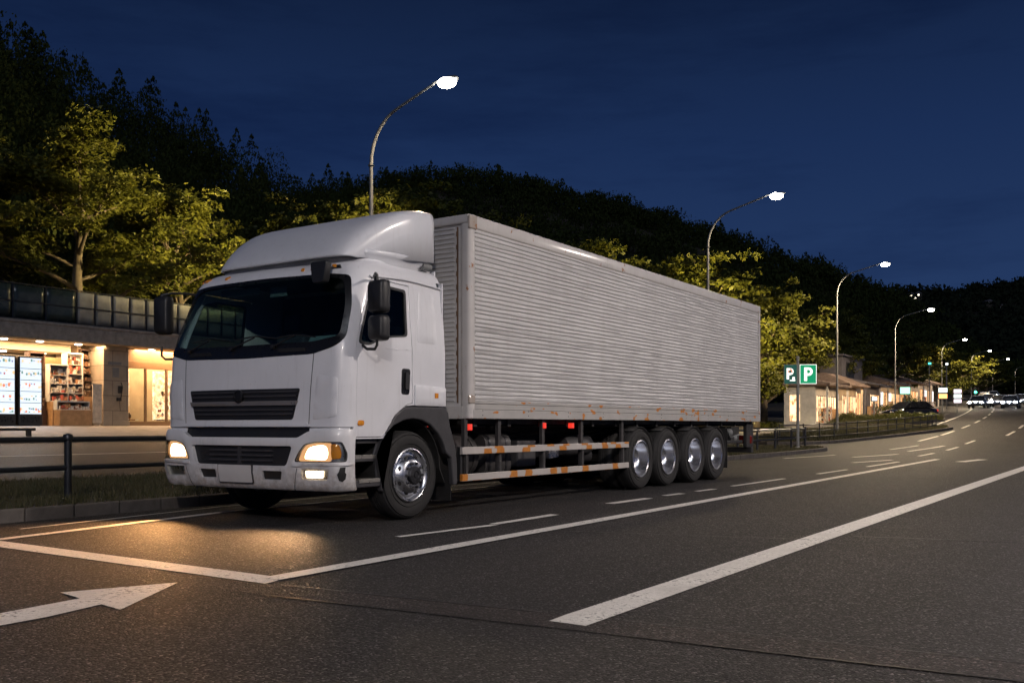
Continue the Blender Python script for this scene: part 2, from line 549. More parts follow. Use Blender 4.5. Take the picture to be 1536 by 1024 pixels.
r2.color_ramp.elements[1].position = .70; r2.color_ramp.elements[1].color = (.62, .66, .74, 1)
mx = wn('ShaderNodeMix', data_type='RGBA', blend_type='MULTIPLY'); mx.inputs[0].default_value = 1
wt.links.new(rp.outputs[0], mx.inputs[6]); wt.links.new(r2.outputs[0], mx.inputs[7]); wt.links.new(mx.outputs[2], bg.inputs[0])
bg.inputs[1].default_value = 1.0

# camera
cam = D.cameras.new('camera'); co_ = D.objects.new('camera', cam); COL.objects.link(co_)
YAW = math.atan(932 / 1405)
co_.location = (0, 0, 1.1); co_.rotation_euler = (PI / 2, 0, YAW)
cam.sensor_width = 36; cam.lens = 36 * 1405 / 1536; cam.shift_y = 126 / 1536; cam.clip_end = 6000; cam.clip_start = .05
SC.camera = co_

def sheet(name, poly, zoff, mat, st=1.0, kind='structure', skirt=0.0, parent=None, label=None):
    vv, tris = tess(poly, (), st)
    mb = MB()
    n = len(vv)
    vs = [(v[0], v[1], G(v[0], v[1]) + zoff) for v in vv]
    fs = list(tris)
    if skirt:
        bound = set()
        for t in tris:
            for k in range(3): bound.add((t[k], t[(k + 1) % 3]))
        ed = [e for e in bound if (e[1], e[0]) not in bound]
        vs += [(v[0], v[1], G(v[0], v[1]) + zoff - skirt) for v in vv]
        fs += [(e[1], e[0], e[0] + n, e[1] + n) for e in ed]
    mb.add(vs, fs)
    o = mb.build(name, mat, parent)
    if kind: o['kind'] = kind
    return o

def gridsheet(name, xs, ys, zoff, mat):
    vs = []; fs = []
    for y in ys:
        for x in xs: vs.append((x, y, G(x, y) + zoff))
    nx = len(xs)
    for j in range(len(ys) - 1):
        for i in range(nx - 1):
            a = j * nx + i; fs.append((a, a + 1, a + nx + 1, a + nx))
    mb = MB(); mb.add(vs, fs); o = mb.build(name, mat, smooth='all'); o['kind'] = 'structure'; return o
fr = lambda a, b, s: [a + s * i for i in range(int(round((b - a) / s)) + 1)]
xs0 = [-1800, -1200, -700, -400, -200, -120, -80, -60, -50] + fr(-44, 30, 2) + [60, 120, 300, 900]
ys0 = [-900, -300, -100, -50] + fr(-20, 270, 2) + [300, 400, 700, 1200, 2200]
gridsheet('ground', xs0, ys0, -.06, M['soil'])
gridsheet('road', fr(-30, 26, 1), fr(-16, 60, 1) + fr(62, 270, 2) + [300], 0.0, M['asphalt'])
# paved forecourt in front of the far shops
sheet('forecourt', [(-30, 45.5), (-18.5, 45.5), (-17.6, 60), (-18.4, 90), (-20, 128), (-30, 128)], .03, M['pave'], 2.0, skirt=.1)
sheet('sidewalk', [(-37.9, -8), (-30, -8), (-30, 44), (-37.9, 44)], .13, M['pave'], 1.0, skirt=.2)
# terrace behind the left shops
mb = MB(); mb.bb((-75, -20, 0), (-37.9, 52, 5.0)); o = mb.build('terrace', M['soil']); o['kind'] = 'structure'

def bend(y):
    return -9.0 * max(0.0, (y - 55) / 100) ** 1.6 if y > 55 else 0.0
def strip(name, pts, w, z=.005, st=None):
    """a painted line of width w along points"""
    vs = []; fs = []
    P = []
    for i in range(len(pts) - 1):
        a, b = pts[i], pts[i + 1]
        n = max(1, int(math.hypot(b[0] - a[0], b[1] - a[1]) / (st or 1.0)))
        for k in range(n): P.append((lerp(a[0], b[0], k / n), lerp(a[1], b[1], k / n)))
    P.append(pts[-1])
    for i, p in enumerate(P):
        q0 = P[max(0, i - 1)]; q1 = P[min(len(P) - 1, i + 1)]
        d = Vector((q1[0] - q0[0], q1[1] - q0[1])).normalized(); nn = Vector((-d.y, d.x))
        j = R.uniform(-.006, .006)
        for s in (-1, 1):
            x = p[0] + nn.x * s * (w / 2 + j); y = p[1] + nn.y * s * (w / 2 + j)
            vs.append((x, y, G(x, y) + z))
    for i in range(len(P) - 1):
        fs.append((2 * i, 2 * i + 1, 2 * i + 3, 2 * i + 2))
    mb = MB(); mb.add(vs, fs); o = mb.build(name, M['line']); o['kind'] = 'structure'; return o
def flat(name, poly, z=.005):
    return sheet(name, poly, z, M['line'], .5)
strip('road_marking_bay_side', [(-5.13, 4.62), (-5.17, 12), (-5.30, 33)], .19, .010)
flat('road_marking_bay_front', [(-9.9, 4.50), (-9.9, 4.74), (-5.22, 4.72), (-5.05, 4.62), (-5.02, 4.47)])
strip('road_marking_bay_kerbside', [(-9.08, 4.74), (-9.62, 8.0), (-9.7, 24)], .13, .009)
strip('road_marking_gutter', [(-9.85, 5.4), (-10.30, 8.4), (-10.32, 26)], .05)
flat('road_marking_lane', [(-2.745, 4.70), (-2.735, 4.5), (-2.50, 4.50), (-2.22, 26), (-2.22, 60), (-2.44, 60), (-2.46, 29)])
for i, (a, b, w) in enumerate([((-6.03, 7.05), (-5.86, 8.5), .10), ((-5.92, 8.55), (-5.93, 9.9), .12), ((-6.12, 11.7), (-6.08, 12.9), .15), ((-6.1, 13.5), (-6.06, 14.1), .13),
        ((-6.06, 14.7), (-6.02, 15.4), .12), ((-6.04, 16.3), (-6.0, 19.2), .12), ((-5.95, 21.5), (-5.93, 24), .12), ((-5.9, 26), (-5.9, 30), .12),
        ((-8.1, 33.6), (-7.4, 37.5), .16), ((-6.9, 28.6), (-6.4, 31.5), .15), ((-9.7, 31), (-9.2, 35.5), .12), ((-7.6, 40.5), (-7.1, 46), .16), ((-8.6, 42), (-8.2, 46), .14), ((-4.35, 31.0), (-4.05, 33.6), .3),
        ((-8.9, 50), (-8.8, 55), .15), ((-6.4, 36), (-6.4, 39), .15), ((-6.4, 42), (-6.4, 45), .15), ((-6.5, 48), (-6.5, 51), .15)]):
    strip('road_marking_dash', [a, b], w, .009)
for x0 in (-5.6, -8.8):
    for y in range(56, 200, 9):
        if x0 < -8 and y > 150: continue
        strip('road_marking_dash', [(x0 + bend(y), y), (x0 + bend(y + 5), y + 5)], .16, .012)
strip('road_marking_edge', [(-11.0 + bend(y), y) for y in range(66, 230, 5)], .15, .012, 5)
flat('road_marking_arrow', [(-5.15, 1.6), (-5.37, 1.6), (-5.53, 3.0), (-5.575, 3.44), (-5.88, 3.49), (-5.57, 4.17), (-5.03, 3.36), (-5.28, 3.40), (-5.19, 3.0)])
def seam(pts, w, mat, z, name='road_repair_seam'):
    o = strip(name, pts, w, z); o.data.materials.clear(); o.data.materials.append(mat)
M['asphalt3'] = asphalt('asphalt_repair', (.030, .024, .023))
seam([(-5.0, 4.32), (-2.5, 4.55), (0.9, 4.85)], .34, M['asphalt3'], .0035)
M['tar'] = simple('tar_seam', (.010, .009, .009), .5, nscale=20)
seam([(-4.9, 4.50), (-2.9, 4.69)], .018, M['tar'], .0065); seam([(-2.4, 4.74), (0.9, 5.03)], .018, M['tar'], .0065); seam([(-4.7, 4.17), (-2.4, 4.38), (0.9, 4.67)], .022, M['tar'], .0065)
seam([(-2.3, 9.6), (1.2, 10.6)], .02, M['tar'], .0065); seam([(-5.0, 8.4), (-2.6, 9.1)], .018, M['tar'], .0065)
strip('road_marking_left_lane', [(-25.8, -6), (-25.8, 44)], .15, .009)

# raised, kerbed median and islands
def rounded_strip(x0, x1, y0, y1, n=10):
    """capsule-ended at y1"""
    r = (x1 - x0) / 2; cx = (x0 + x1) / 2
    pts = [(x0, y0)] if False else []
    pts = [(x1, y0)]
    for k in range(n + 1):
        a = PI * k / n
        pts.append((cx + r * math.cos(a), y1 - r * .75 + r * .75 * math.sin(a)))
    pts.append((x0, y0))
    return pts
def kerbed(kname, poly, inset=.16, h=.15, grass_n=20000, glabel='', seed=1, gh=.06, hollow=.03):
    c = Vector((sum(p[0] for p in poly) / len(poly), sum(p[1] for p in poly) / len(poly)))
    # inner outline by offsetting each edge
    inner = []
    m = len(poly)
    area = sum(poly[i][0] * poly[(i + 1) % m][1] - poly[(i + 1) % m][0] * poly[i][1] for i in range(m))
    sg = 1 if area > 0 else -1
    for i in range(m):
        p0, p, p1 = Vector(poly[i - 1]), Vector(poly[i]), Vector(poly[(i + 1) % m])
        n0 = Vector((-(p - p0).y, (p - p0).x)).normalized() * sg; n1 = Vector((-(p1 - p).y, (p1 - p).x)).normalized() * sg
        nn = (n0 + n1); nn = nn / max(.3, nn.dot(n0)) if nn.length > 1e-6 else n0
        inner.append(tuple(p + nn * inset))
    # kerb ring
    O = densify(poly, 1.0)
    def ring(P, z): return [(x, y, G(x, y) + z) for x, y in P]
    mb = MB()
    for i in range(m):
        a, b = poly[i], poly[(i + 1) % m]; ia, ib = inner[i], inner[(i + 1) % m]
        L = math.hypot(b[0] - a[0], b[1] - a[1]); n = max(1, int(round(L / .6)))
        for k in range(n):
            g = .004 if L > 1 else 0
            t0, t1 = k / n + g / max(L, .1), (k + 1) / n - g / max(L, .1)
            q = [(lerp(a[0], b[0], t0), lerp(a[1], b[1], t0)), (lerp(a[0], b[0], t1), lerp(a[1], b[1], t1)), (lerp(ia[0], ib[0], t1), lerp(ia[1], ib[1], t1)), (lerp(ia[0], ib[0], t0), lerp(ia[1], ib[1], t0))]
            dz = R.uniform(-.004, .004)
            vs = [(x, y, G(x, y) - .05) for x, y in q] + [(x, y, G(x, y) + h + dz) for x, y in q]
            mb.add(vs, [(0, 1, 2, 3), (4, 7, 6, 5), (0, 4, 5, 1), (1, 5, 6, 2), (2, 6, 7, 3), (3, 7, 4, 0)])
    o = mb.build(kname, M['kerb'], bevel=.015); o['kind'] = 'structure'
    s = sheet(kname.replace('kerb', 'soil'), inner, h - hollow, M['soil'], 1.0)
    # grass blades
    rg = np.random.default_rng(seed)
    xs = [p[0] for p in inner]; ys = [p[1] for p in inner]
    V = []; cnt = 0
    while cnt < grass_n:
        px = rg.uniform(min(xs), max(xs), grass_n); py = rg.uniform(min(ys), max(ys), grass_n)
        keep = [i for i in range(grass_n) if in_poly(px[i], py[i], inner)]
        V.append(np.stack([px[keep], py[keep]], 1)); cnt += len(keep)
    P = np.concatenate(V)[:grass_n]
    z = np.array([G(a, b) for a, b in P]) + h - hollow - .005
    ang = rg.uniform(0, 2 * PI, grass_n); tilt = rg.normal(0, .35, (grass_n, 2))
    hh = rg.uniform(.5, 1.6, grass_n) * gh * (1 + .6 * np.sin(P[:, 0] * 1.7 + np.sin(P[:, 1] * 1.1) * 2) ** 2)
    w = rg.uniform(.004, .009, grass_n) * (1 + gh * 5)
    dx, dy = np.cos(ang) * w, np.sin(ang) * w
    v = np.zeros((grass_n, 3, 3))
    v[:, 0] = np.stack([P[:, 0] - dx, P[:, 1] - dy, z], 1)
    v[:, 1] = np.stack([P[:, 0] + dx, P[:, 1] + dy, z], 1)
    v[:, 2] = np.stack([P[:, 0] + tilt[:, 0] * hh, P[:, 1] + tilt[:, 1] * hh, z + hh], 1)
    g = npmesh('grass', v.reshape(-1, 3), np.arange(grass_n * 3).reshape(-1, 3), M['grass'])
    tag(g, glabel, 'grass', kind='stuff')
med = rounded_strip(-16.4, -10.6, -8, 41.8)
kerbed('median_kerb', med, grass_n=110000, glabel='short dry grass on the kerbed median beside the truck', seed=3)
isl = [(-9.3, 63.5), (-10.0, 65), (-11.5, 65.5), (-15.0, 65), (-17.3, 58), (-17.6, 50), (-16.6, 46.5), (-15.0, 45.3), (-13.3, 45.6), (-12.2, 47.5), (-10.6, 54.5), (-9.5, 61)]
kerbed('island_kerb', isl, grass_n=45000, glabel='grass on the traffic island behind the truck', seed=4, gh=.12)
isl2 = [(-12.0, 78), (-12.6, 82), (-15.5, 84), (-19.0, 82), (-19, 70), (-16, 68.5), (-13.0, 70)]
kerbed('far_island_kerb', isl2, grass_n=20000, glabel='grass on the farther traffic island by the parked dark car', seed=5, gh=.2)

# railings
def railing(name, pts, post_every, h=.80, base_z=.12, r=.028, pr=.035, label='', cat='railing', cap=True, n=10, mids=(.42,), mat=None):
    mat = mat or M['railing']
    x0, y0 = pts[0]
    z0 = G(x0, y0) + base_z
    root = empty(name, (x0, y0, z0), 0, label, cat)
    L = [Vector((p[0] - x0, p[1] - y0, G(*p) + base_z - z0)) for p in pts]
    D_ = [0]
    for i in range(len(L) - 1): D_.append(D_[-1] + (L[i + 1] - L[i]).length)
    def at(s):
        s = max(0, min(D_[-1], s))
        for i in range(len(L) - 1):
            if s <= D_[i + 1] or i == len(L) - 2:
                t = (s - D_[i]) / (D_[i + 1] - D_[i]); return L[i].lerp(L[i + 1], t)
    npost = int(round(D_[-1] / post_every))
    for hh in (h,) + mids:
        mb = MB()
        mb.tube([at(D_[-1] * k / (npost * 2)) + Vector((0, 0, hh)) for k in range(npost * 2 + 1)], r, n)
        mb.build('rail', mat, root, smooth=True)
    for k in range(npost + 1):
        p = at(D_[-1] * k / npost)
        mb = MB()
        mb.lathe([(pr * 1.7, -.02), (pr * 1.7, .012), (pr, .02), (pr, h - .01), (pr * 1.35, h - .005), (pr * 1.45, h + .03), (pr * 1.1, h + .065), (.001, h + .08)], (p.x, p.y, p.z), 'z', 14)
        mb.build('post', mat, root, smooth=True)
    return root
railing('guard_railing', [(-11.8, .84 + 2.12 * k) for k in range(-3, 19)] + [(-11.85, 40.8)], 2.12, label='dark two rail guard fence along the grass median beside the truck', r=.036, pr=.048)
railing('guard_railing', [(-14.4, 41.0), (-12.2, 41.0), (-11.85, 40.9)], 1.3, label='short end section of guard fence closing the median behind the parking sign')
railing('guard_railing', [(-14.7, 46.3), (-13.6, 47.0), (-12.6, 49.5), (-11.3, 55.0), (-10.3, 60.5), (-10.2, 63)], 1.2, label='low curved railing round the grassed traffic island', mids=(.5, .2))
# ------------------------------------------------------------------ the lorry
TX, TY = -8.48, 7.3
truck = empty('box_truck', (TX, TY, 0), 0, 'white box lorry with ribbed cargo body, wind deflector and lit headlights parked in the bay', 'truck')
HW = 1.43; X1 = 1.23; CR = .2; Q0 = CR * PI / 2; YR = 1.84
PZ = [.36, .45, .60, .90, 1.05, 1.10, 1.5, 1.95, 2.2, 2.5, 2.80, 2.88, 2.95, 3.00, 3.03]
PF = [.03, -.02, -.05, -.045, -.02, -.005, .00, .03, .115, .23, .345, .40, .50, .64, .80]
PW = [1.40, 1.42, 1.43, 1.43, 1.43, 1.43, 1.43, 1.43, 1.415, 1.39, 1.36, 1.33, 1.27, 1.19, 1.08]
PR = [.2, .2, .2, .2, .2, .2, .2, .2, .2, .21, .23, .25, .27, .3, .33]
def YF(x, z):  # front face
    return interp(z, PZ, PF) - .09 + .05 * x + .085 * (x / 1.43) ** 2
def yside(z, s):
    w = interp(z, PZ, PW); r = interp(z, PZ, PR)
    return YF(s * (w - r), z) + r
def cab0(a, z):
    s = 1 if a >= 0 else -1; A = abs(a)
    w = interp(z, PZ, PW); r = interp(z, PZ, PR); xf = w - r
    if A <= X1:
        x = A / X1 * xf * s
        return Vector((x, YF(x, z), z))
    if A <= X1 + Q0:
        th = (A - X1) / Q0 * PI / 2
        return Vector((s * (xf + r * math.sin(th)), YF(s * xf, z) + r * (1 - math.cos(th)), z))
    t = (A - X1 - Q0)
    ys = yside(z, s)
    # the door skin is slightly barrelled
    return Vector((s * w, ys + (YR - ys) * t / 1.64, z))
def cabP(a, z, off=0.0):
    p = cab0(a, z)
    if off == 0.0: return tuple(p)
    e = .01
    da = cab0(a + e, z) - cab0(a - e, z); dz = cab0(a, min(z + e, 3.03)) - cab0(a, z - e)
    n = da.cross(dz).normalized()
    return tuple(p + n * off)
# (sign: da x dz for a growing to +x on the front: (1,0,0)x(0,0,1) = (0,-1,0) -> outward)
def A_f(x, z):
    xf = interp(z, PZ, PW) - interp(z, PZ, PR)
    return x / xf * X1
def A_s(y, z, s=1):
    ys = yside(z, s)
    return s * (X1 + Q0 + (y - ys) / (YR - ys) * 1.64)
def A_c(t, s=1):
    return s * (X1 + Q0 * t)
AE = X1 + Q0 + 1.64
mir = lambda poly: [(-a, z) for a, z in poly][::-1]

# outlines (a, z)
ws_out = [(-A_c(.52), 2.03), (-A_c(.2), 1.95), (A_f(-1.0, 1.9), 1.885), (0, 1.865), (A_f(1.0, 1.9), 1.885), (A_c(.2), 1.96), (A_c(.52), 2.06), (A_c(.50), 2.40), (A_c(.30), 2.77), (A_f(1.0, 2.8), 2.80), (0, 2.815), (A_f(-1.0, 2.8), 2.80), (-A_c(.30), 2.77), (-A_c(.50), 2.40)]
ws_out = rnd(ws_out, .06, 3)
def door_outline(s):
    # front edge just behind the corner, rear edge y=1.22, wheel arch cut out of the lower rear
    pts = [(A_c(1.12), .97), (A_s(.70, .97, s) * s, .97), (A_s(.80, 1.08, s) * s, 1.08), (A_s(.95, 1.24, s) * s, 1.24), (A_s(1.12, 1.34, s) * s, 1.34), (A_s(1.22, 1.36, s) * s, 1.36),
           (A_s(1.22, 2.0, s) * s, 2.0), (A_s(1.22, 2.74, s) * s, 2.74), (A_c(1.0), 2.76), (A_c(.92), 2.55), (A_c(.95), 2.0), (A_c(1.08), 1.80)]
    return pts
def win_outline(s):
    return rnd([(A_c(1.10), 2.01), (A_c(1.7), 2.0), (A_s(.72, 2.10, s) * s, 2.10), (A_s(1.12, 2.14, s) * s, 2.14), (A_s(1.14, 2.67, s) * s, 2.67), (A_s(.66, 2.69, s) * s, 2.69), (A_c(1.12), 2.64)], .05, 3)
g = .007
shell_holes = [ws_out, door_outline(1), mir(door_outline(-1))]
top = 2.99
shell_poly = [(-AE, 1.34), (-A_s(1.25, 1.34), 1.34), (-A_s(1.1, 1.3), 1.33), (-A_s(.94, 1.2), 1.215), (-A_s(.78, 1.0), 1.06), (-A_s(.7, .95), .955), (-A_c(1.0), .955), (-A_c(.98), 1.085), (A_c(.98), 1.085), (A_c(1.0), .955), (A_s(.7, .95), .955), (A_s(.78, 1.0), 1.06), (A_s(.94, 1.2), 1.215), (A_s(1.1, 1.3), 1.33), (A_s(1.25, 1.34), 1.34), (AE, 1.34), (AE, top), (-AE, top)]
cab = patch('cab', M['paint'], truck, shell_poly, cabP, shell_holes, st=.07, thick=.03)
# roof cap, back wall, floor of the cab
def ring_at(z, inset=0):
    pts = []
    for k in range(-40, 41):
        a = AE * k / 40
        p = cab0(a, z); pts.append(p)
    return pts
mb = MB()
r0 = ring_at(2.985); c0 = Vector((0, 1.15, 0))
rings = [(1.0, 2.985), (.975, 3.02), (.93, 3.045), (.8, 3.06), (.4, 3.07), (.01, 3.075)]
n = len(r0)
for f_, z in rings:
    for p in r0: mb.v.append(((p.x) * f_, c0.y + (p.y - c0.y) * f_, z))
for i in range(len(rings) - 1):
    for k in range(n):
        k2 = (k + 1) % n
        mb.f.append((i * n + k, i * n + k2, (i + 1) * n + k2, (i + 1) * n + k)); mb.m.append(0)
mb.build('roof', M['paint'], truck, smooth=True, angle=60)
mb = MB(); mb.bb((-1.40, 1.815, 1.30), (1.40, 1.835, 2.84)); mb.bb((-1.28, 1.815, 2.84), (1.28, 1.835, 3.0)); mb.build('cab_back_wall', M['paint'], truck)
mb = MB(); mb.bb((-1.36, .22, 1.10), (1.36, .9, 1.14)); mb.bb((-1.36, .9, 1.30), (1.36, 1.8, 1.34)); mb.bb((-1.36, 1.76, 1.34), (1.36, 1.80, 2.84)); mb.bb((-1.26, .75, 2.90), (1.26, 1.8, 2.94)); mb.build('cab_lining', M['liner'], truck)

# doors
for s in (1, -1):
    mm = (lambda P: P) if s == 1 else mir
    o_ = door_outline(s)
    c_ = (sum(p[0] for p in o_) / len(o_), sum(p[1] for p in o_) / len(o_))
    inn = []
    for p in o_:
        d = Vector((c_[0] - p[0], c_[1] - p[1])).normalized() * g * 1.3
        inn.append((p[0] + d.x, p[1] + d.y))
    dr = patch('door', M['paint'], truck, mm(rnd(inn, .02, 2)), cabP, [mm(win_outline(s))], st=.06, thick=.035, round_edge=.004)
    wo = win_outline(s); cw = (sum(p[0] for p in wo) / len(wo), sum(p[1] for p in wo) / len(wo))
    def sc(P, k, c=cw): return [(c[0] + (p[0] - c[0]) * k, c[1] + (p[1] - c[1]) * k) for p in P]
    patch('window_seal', M['black'], dr, mm(sc(wo, 1.035)), cabP, [mm(sc(wo, .95))], st=.05, off=.006, thick=.03)
    patch('window_pane', M['sideglass'], dr, mm(sc(wo, .955)), cabP, [], st=.06, off=-.008, thick=.005)
    # recessed handle
    ha = A_s(1.10, 1.62, s) * s
    hp = rnd([(ha - .085, 1.46), (ha + .06, 1.46), (ha + .07, 1.76), (ha - .085, 1.76)], .035, 3)
    h = patch('door_handle', M['blackgloss'], dr, mm(hp), cabP, [], st=.05, off=.004, thick=.02)
    hp = rnd([(ha - .03, 1.52), (ha + .03, 1.52), (ha + .03, 1.72), (ha - .03, 1.72)], .015, 3)
    patch('handle_grip', M['black'], dr, mm(hp), cabP, [], st=.05, off=.022, thick=.012)
    # side repeater
    ra = A_s(.33, 1.13, s) * s
    patch('side_repeater', M['amber'], dr, mm(rnd([(ra - .05, 1.10), (ra + .045, 1.105), (ra + .05, 1.155), (ra - .04, 1.16)], .02, 3)), cabP, [], st=.03, off=.018, thick=.03, round_edge=.008)
    # creases on the door and the sleeper panel: thin raised strips
    for (y0, y1, z, t) in ((.75, 1.20, 1.98, .012),):
        a0, a1 = A_s(y0, z, s) * s, A_s(y1, z, s) * s
        patch('crease', M['paint'], dr, mm([(a0, z - .01), (a1, z - .006), (a1, z + .008), (a0, z + .002)]), cabP, [], st=.05, off=.006, thick=.01, round_edge=.004)
    # sleeper side panel: raised pressed panel, lower skirt and groove
    a0, a1 = A_s(1.30, 2.0, s) * s, A_s(1.66, 2.0, s) * s
    patch('side_pressing', M['paint'], cab, mm(rnd([(a0, 2.08), (a1 + .03, 2.08), (a1 - .02, 2.70), (a0, 2.70)], .06, 4)), cabP, [], st=.07, off=.010, thick=.02, round_edge=.008)
    a0, a1 = A_s(1.25, 1.5, s) * s, AE
    patch('side_skirt', M['paint'], cab, mm(rnd([(a0, 1.335), (a1 - .002, 1.335), (a1 - .002, 1.56), (a0, 1.58)], .012, 2)), cabP, [], st=.06, off=.028, thick=.04, round_edge=.014)
    ma = A_s(1.63, 1.45, s) * s
    patch('side_marker', M['amber'], cab, mm([(ma - .03, 1.43), (ma + .03, 1.43), (ma + .03, 1.49), (ma - .03, 1.49)]), cabP, [], st=.05, off=.045, thick=.03, round_edge=.006)
    # drip rail above door
    mb = MB(); zz = 2.79
    mb.tube([Vector(cabP(s * lerp(A_c(.9), AE - .02, k / 12), zz - .02 + .03 * math.sin(PI * k / 12), .012)) for k in range(13)], .013, 8)
    mb.build('drip_rail', M['paint'], cab, smooth=True)
    # stepped corner deflector crease between front panel and corner
    ca = A_f(.98, 1.5)
    patch('corner_seam', M['chassis'], cab, mm([(ca - .004, 1.10), (ca + .004, 1.10), (A_f(1.02, 1.8) + .004, 1.90), (A_f(1.02, 1.8) - .004, 1.90)]), cabP, [], st=.05, off=.0015, thick=.01)
    cb = A_c(.28)
    patch('corner_air_deflector', M['paint'], cab, mm(rnd([(ca + .05, 1.16), (cb + .02, 1.20), (cb + .03, 1.62), (ca + .10, 1.66)], .04, 3)), cabP, [], st=.05, off=.012, thick=.02, round_edge=.009)

# windscreen: black surround + glass
def shrink(P, k, c): return [(c[0] + (p[0] - c[0]) * k[0], c[1] + (p[1] - c[1]) * k[1]) for p in P]
ws_in = rnd([(-A_c(.30), 2.06), (A_f(-1.0, 2), 2.02), (0, 2.01), (A_f(1.0, 2), 2.02), (A_c(.30), 2.08), (A_c(.29), 2.42), (A_c(.10), 2.72), (A_f(1.0, 2.8), 2.765), (0, 2.78), (A_f(-1.0, 2.8), 2.765), (-A_c(.10), 2.72), (-A_c(.29), 2.42)], .07, 4)
wsur = patch('windscreen_surround', M['blackgloss'], cab, shrink(ws_out, (1.003, 1.006), (0, 2.33)), cabP, [ws_in], st=.07, off=.006, thick=.03)
patch('windscreen', M['glass'], cab, shrink(ws_in, (1.004, 1.01), (0, 2.39)), cabP, [], st=.08, off=-.004, thick=.005)
for x in (-.75, .72):
    patch('cowl_vent', M['chassis'], cab, rnd([(x - .2, 1.915), (x + .2, 1.915), (x + .18, 1.955), (x - .18, 1.955)], .012, 2), cabP, [], st=.05, off=.012, thick=.01)
# wipers
for (x0, x1, zt) in ((-.95, -.25, 2.13), (-.20, .50, 2.12), (.45, 1.02, 2.11)):
    mb = MB()
    p0 = Vector(cabP(A_f(x0, 1.96), 1.97, .03)); p1 = Vector(cabP(A_f((x0 + x1) / 2, 2.08), 2.085, .04))
    mb.tube([p0, p1], .009, 6)
    mb.tube([Vector(cabP(A_f(lerp(x0 + .02, x1, k / 6), 2.05), 2.03 + (zt - 2.03) * (1 - abs(k / 6 - .45)) * .9, .022)) for k in range(7)], .008, 6)
    mb.lathe([(.025, 0), (.025, .03), (.001, .035)], tuple(p0 + Vector((0, .02, 0))), 'y', 10, sgn=-1)
    mb.build('wiper', M['black'], cab, smooth=True)
# grille recess + slats + chrome-ish bar
def gp(x0t, x1t, x0b, x1b, zt, zb): return [(A_f(x0b, zb), zb), (A_f(x1b, zb), zb), (A_f(x1t, zt), zt), (A_f(x0t, zt), zt)]
gr = patch('grille', M['black'], truck, rnd(gp(-.90, .86, -.80, .76, 1.51, 1.165), .03, 3), cabP, [], st=.08, off=.004, thick=.02)
patch('grille_bar', simple('satin_grille_bar', (.30, .27, .25), .35, .5), gr, gp(-.875, .835, -.85, .81, 1.375, 1.325), cabP, [], st=.06, off=.035, thick=.03, round_edge=.01)
for z in (1.475, 1.425, 1.275, 1.225):
    k = (1.51 - z) / .345 * .09
    patch('grille_slat', M['fender'], gr, gp(-.88 + k, .84 - k, -.87 + k, .83 - k, z + .013, z - .007), cabP, [], st=.07, off=.024, thick=.022, round_edge=.006)
mb = MB(); pc = Vector(cabP(-.02, 1.435, .03)); mb.lathe([(.075, 0), (.075, .018), (.055, .026), (.05, .012), (.001, .012)], tuple(pc), 'y', 24, sgn=-1); mb.build('emblem', M['darkmetal'], gr, smooth=True)
# lower lip of front panel
patch('panel_lip', M['paint'], cab, [(A_f(-1.05, 1.1), 1.088), (A_f(1.02, 1.1), 1.088), (A_f(.95, 1.13), 1.135), (A_f(-.95, 1.13), 1.135)], cabP, [], st=.06, off=.022, thick=.03, round_edge=.012)
# dark gap between panel and bumper
patch('front_gap_panel', M['black'], truck, [(-A_c(.95), .90), (A_c(.95), .90), (A_c(.95), 1.10), (-A_c(.95), 1.10)], cabP, [], st=.08, off=-.05, thick=.02)
for s in (1, -1):
    mm = (lambda P: P) if s == 1 else mir
    patch('corner_step_panel', M['paint'], cab, mm([(A_f(1.0, 1.0), .98), (A_c(.9), 1.02), (A_c(.9), 1.082), (A_f(.98, 1.08), 1.078)]), cabP, [], st=.06, off=-.02, thick=.02)
# bumper
bo = []
bo = [(-A_c(1.12), .44), (-A_c(.5), .405), (A_f(-.9, .4), .395), (A_f(.9, .4), .395), (A_c(.5), .395), (A_c(1.12), .40), (A_c(1.12), 1.0), (A_c(.95), 1.06), (A_c(.2), 1.055), (A_f(1.0, 1), 1.035), (A_f(.86, .95), .965), (A_f(-.86, .95), .965), (A_f(-1.0, 1), 1.035), (-A_c(.2), 1.055), (-A_c(.95), 1.06), (-A_c(1.12), 1.0)]
low_in = rnd(gp(-.80, .80, -.72, .72, .875, .655), .04, 3)
v1 = rnd(gp(-.66, -.37, -.63, -.37, .60, .50), .012, 2); v2 = rnd(gp(.37, .66, .37, .63, .60, .50), .012, 2)
def hl(s):
    return rnd([(A_f(.83, .72) , .705), (A_f(1.1, .7), .70), (A_c(.78), .71), (A_c(.80), .80), (A_c(.62), .925), (A_f(1.12, .93), .925), (A_f(.96, .9), .895), (A_f(.88, .8), .80)], .03, 3)
def fl(s):
    return rnd([(A_f(.93, .55), .515), (A_c(.12), .515), (A_c(.18), .625), (A_f(.93, .6), .625)], .02, 3)
bump = patch('bumper', M['paint_low'], truck, rnd(bo, .02, 3), cabP, [low_in, v1, v2, hl(1), mir(hl(-1)), fl(1), mir(fl(-1))], st=.055, off=.03, thick=.07, round_edge=.014)
patch('lower_intake', M['black'], bump, shrink(low_in, (1.03, 1.08), (0, .765)), cabP, [], st=.08, off=-.025, thick=.02)
for z in (.82, .765, .71):
    patch('intake_slat', M['fender'], bump, gp(-.50, .50, -.50, .50, z + .012, z - .010), cabP, [], st=.07, off=.0, thick=.025, round_edge=.005)
mb = MB(); mb.bb((-.02, YF(0, .76) - .005, .67), (.02, YF(0, .76) + .03, .86)); mb.build('intake_strut', M['fender'], bump)
for v in (v1, v2):
    cx = sum(p[0] for p in v) / len(v)
    patch('bumper_vent', M['black'], bump, shrink(v, (1.06, 1.15), (cx, .55)), cabP, [], st=.06, off=-.01, thick=.02)
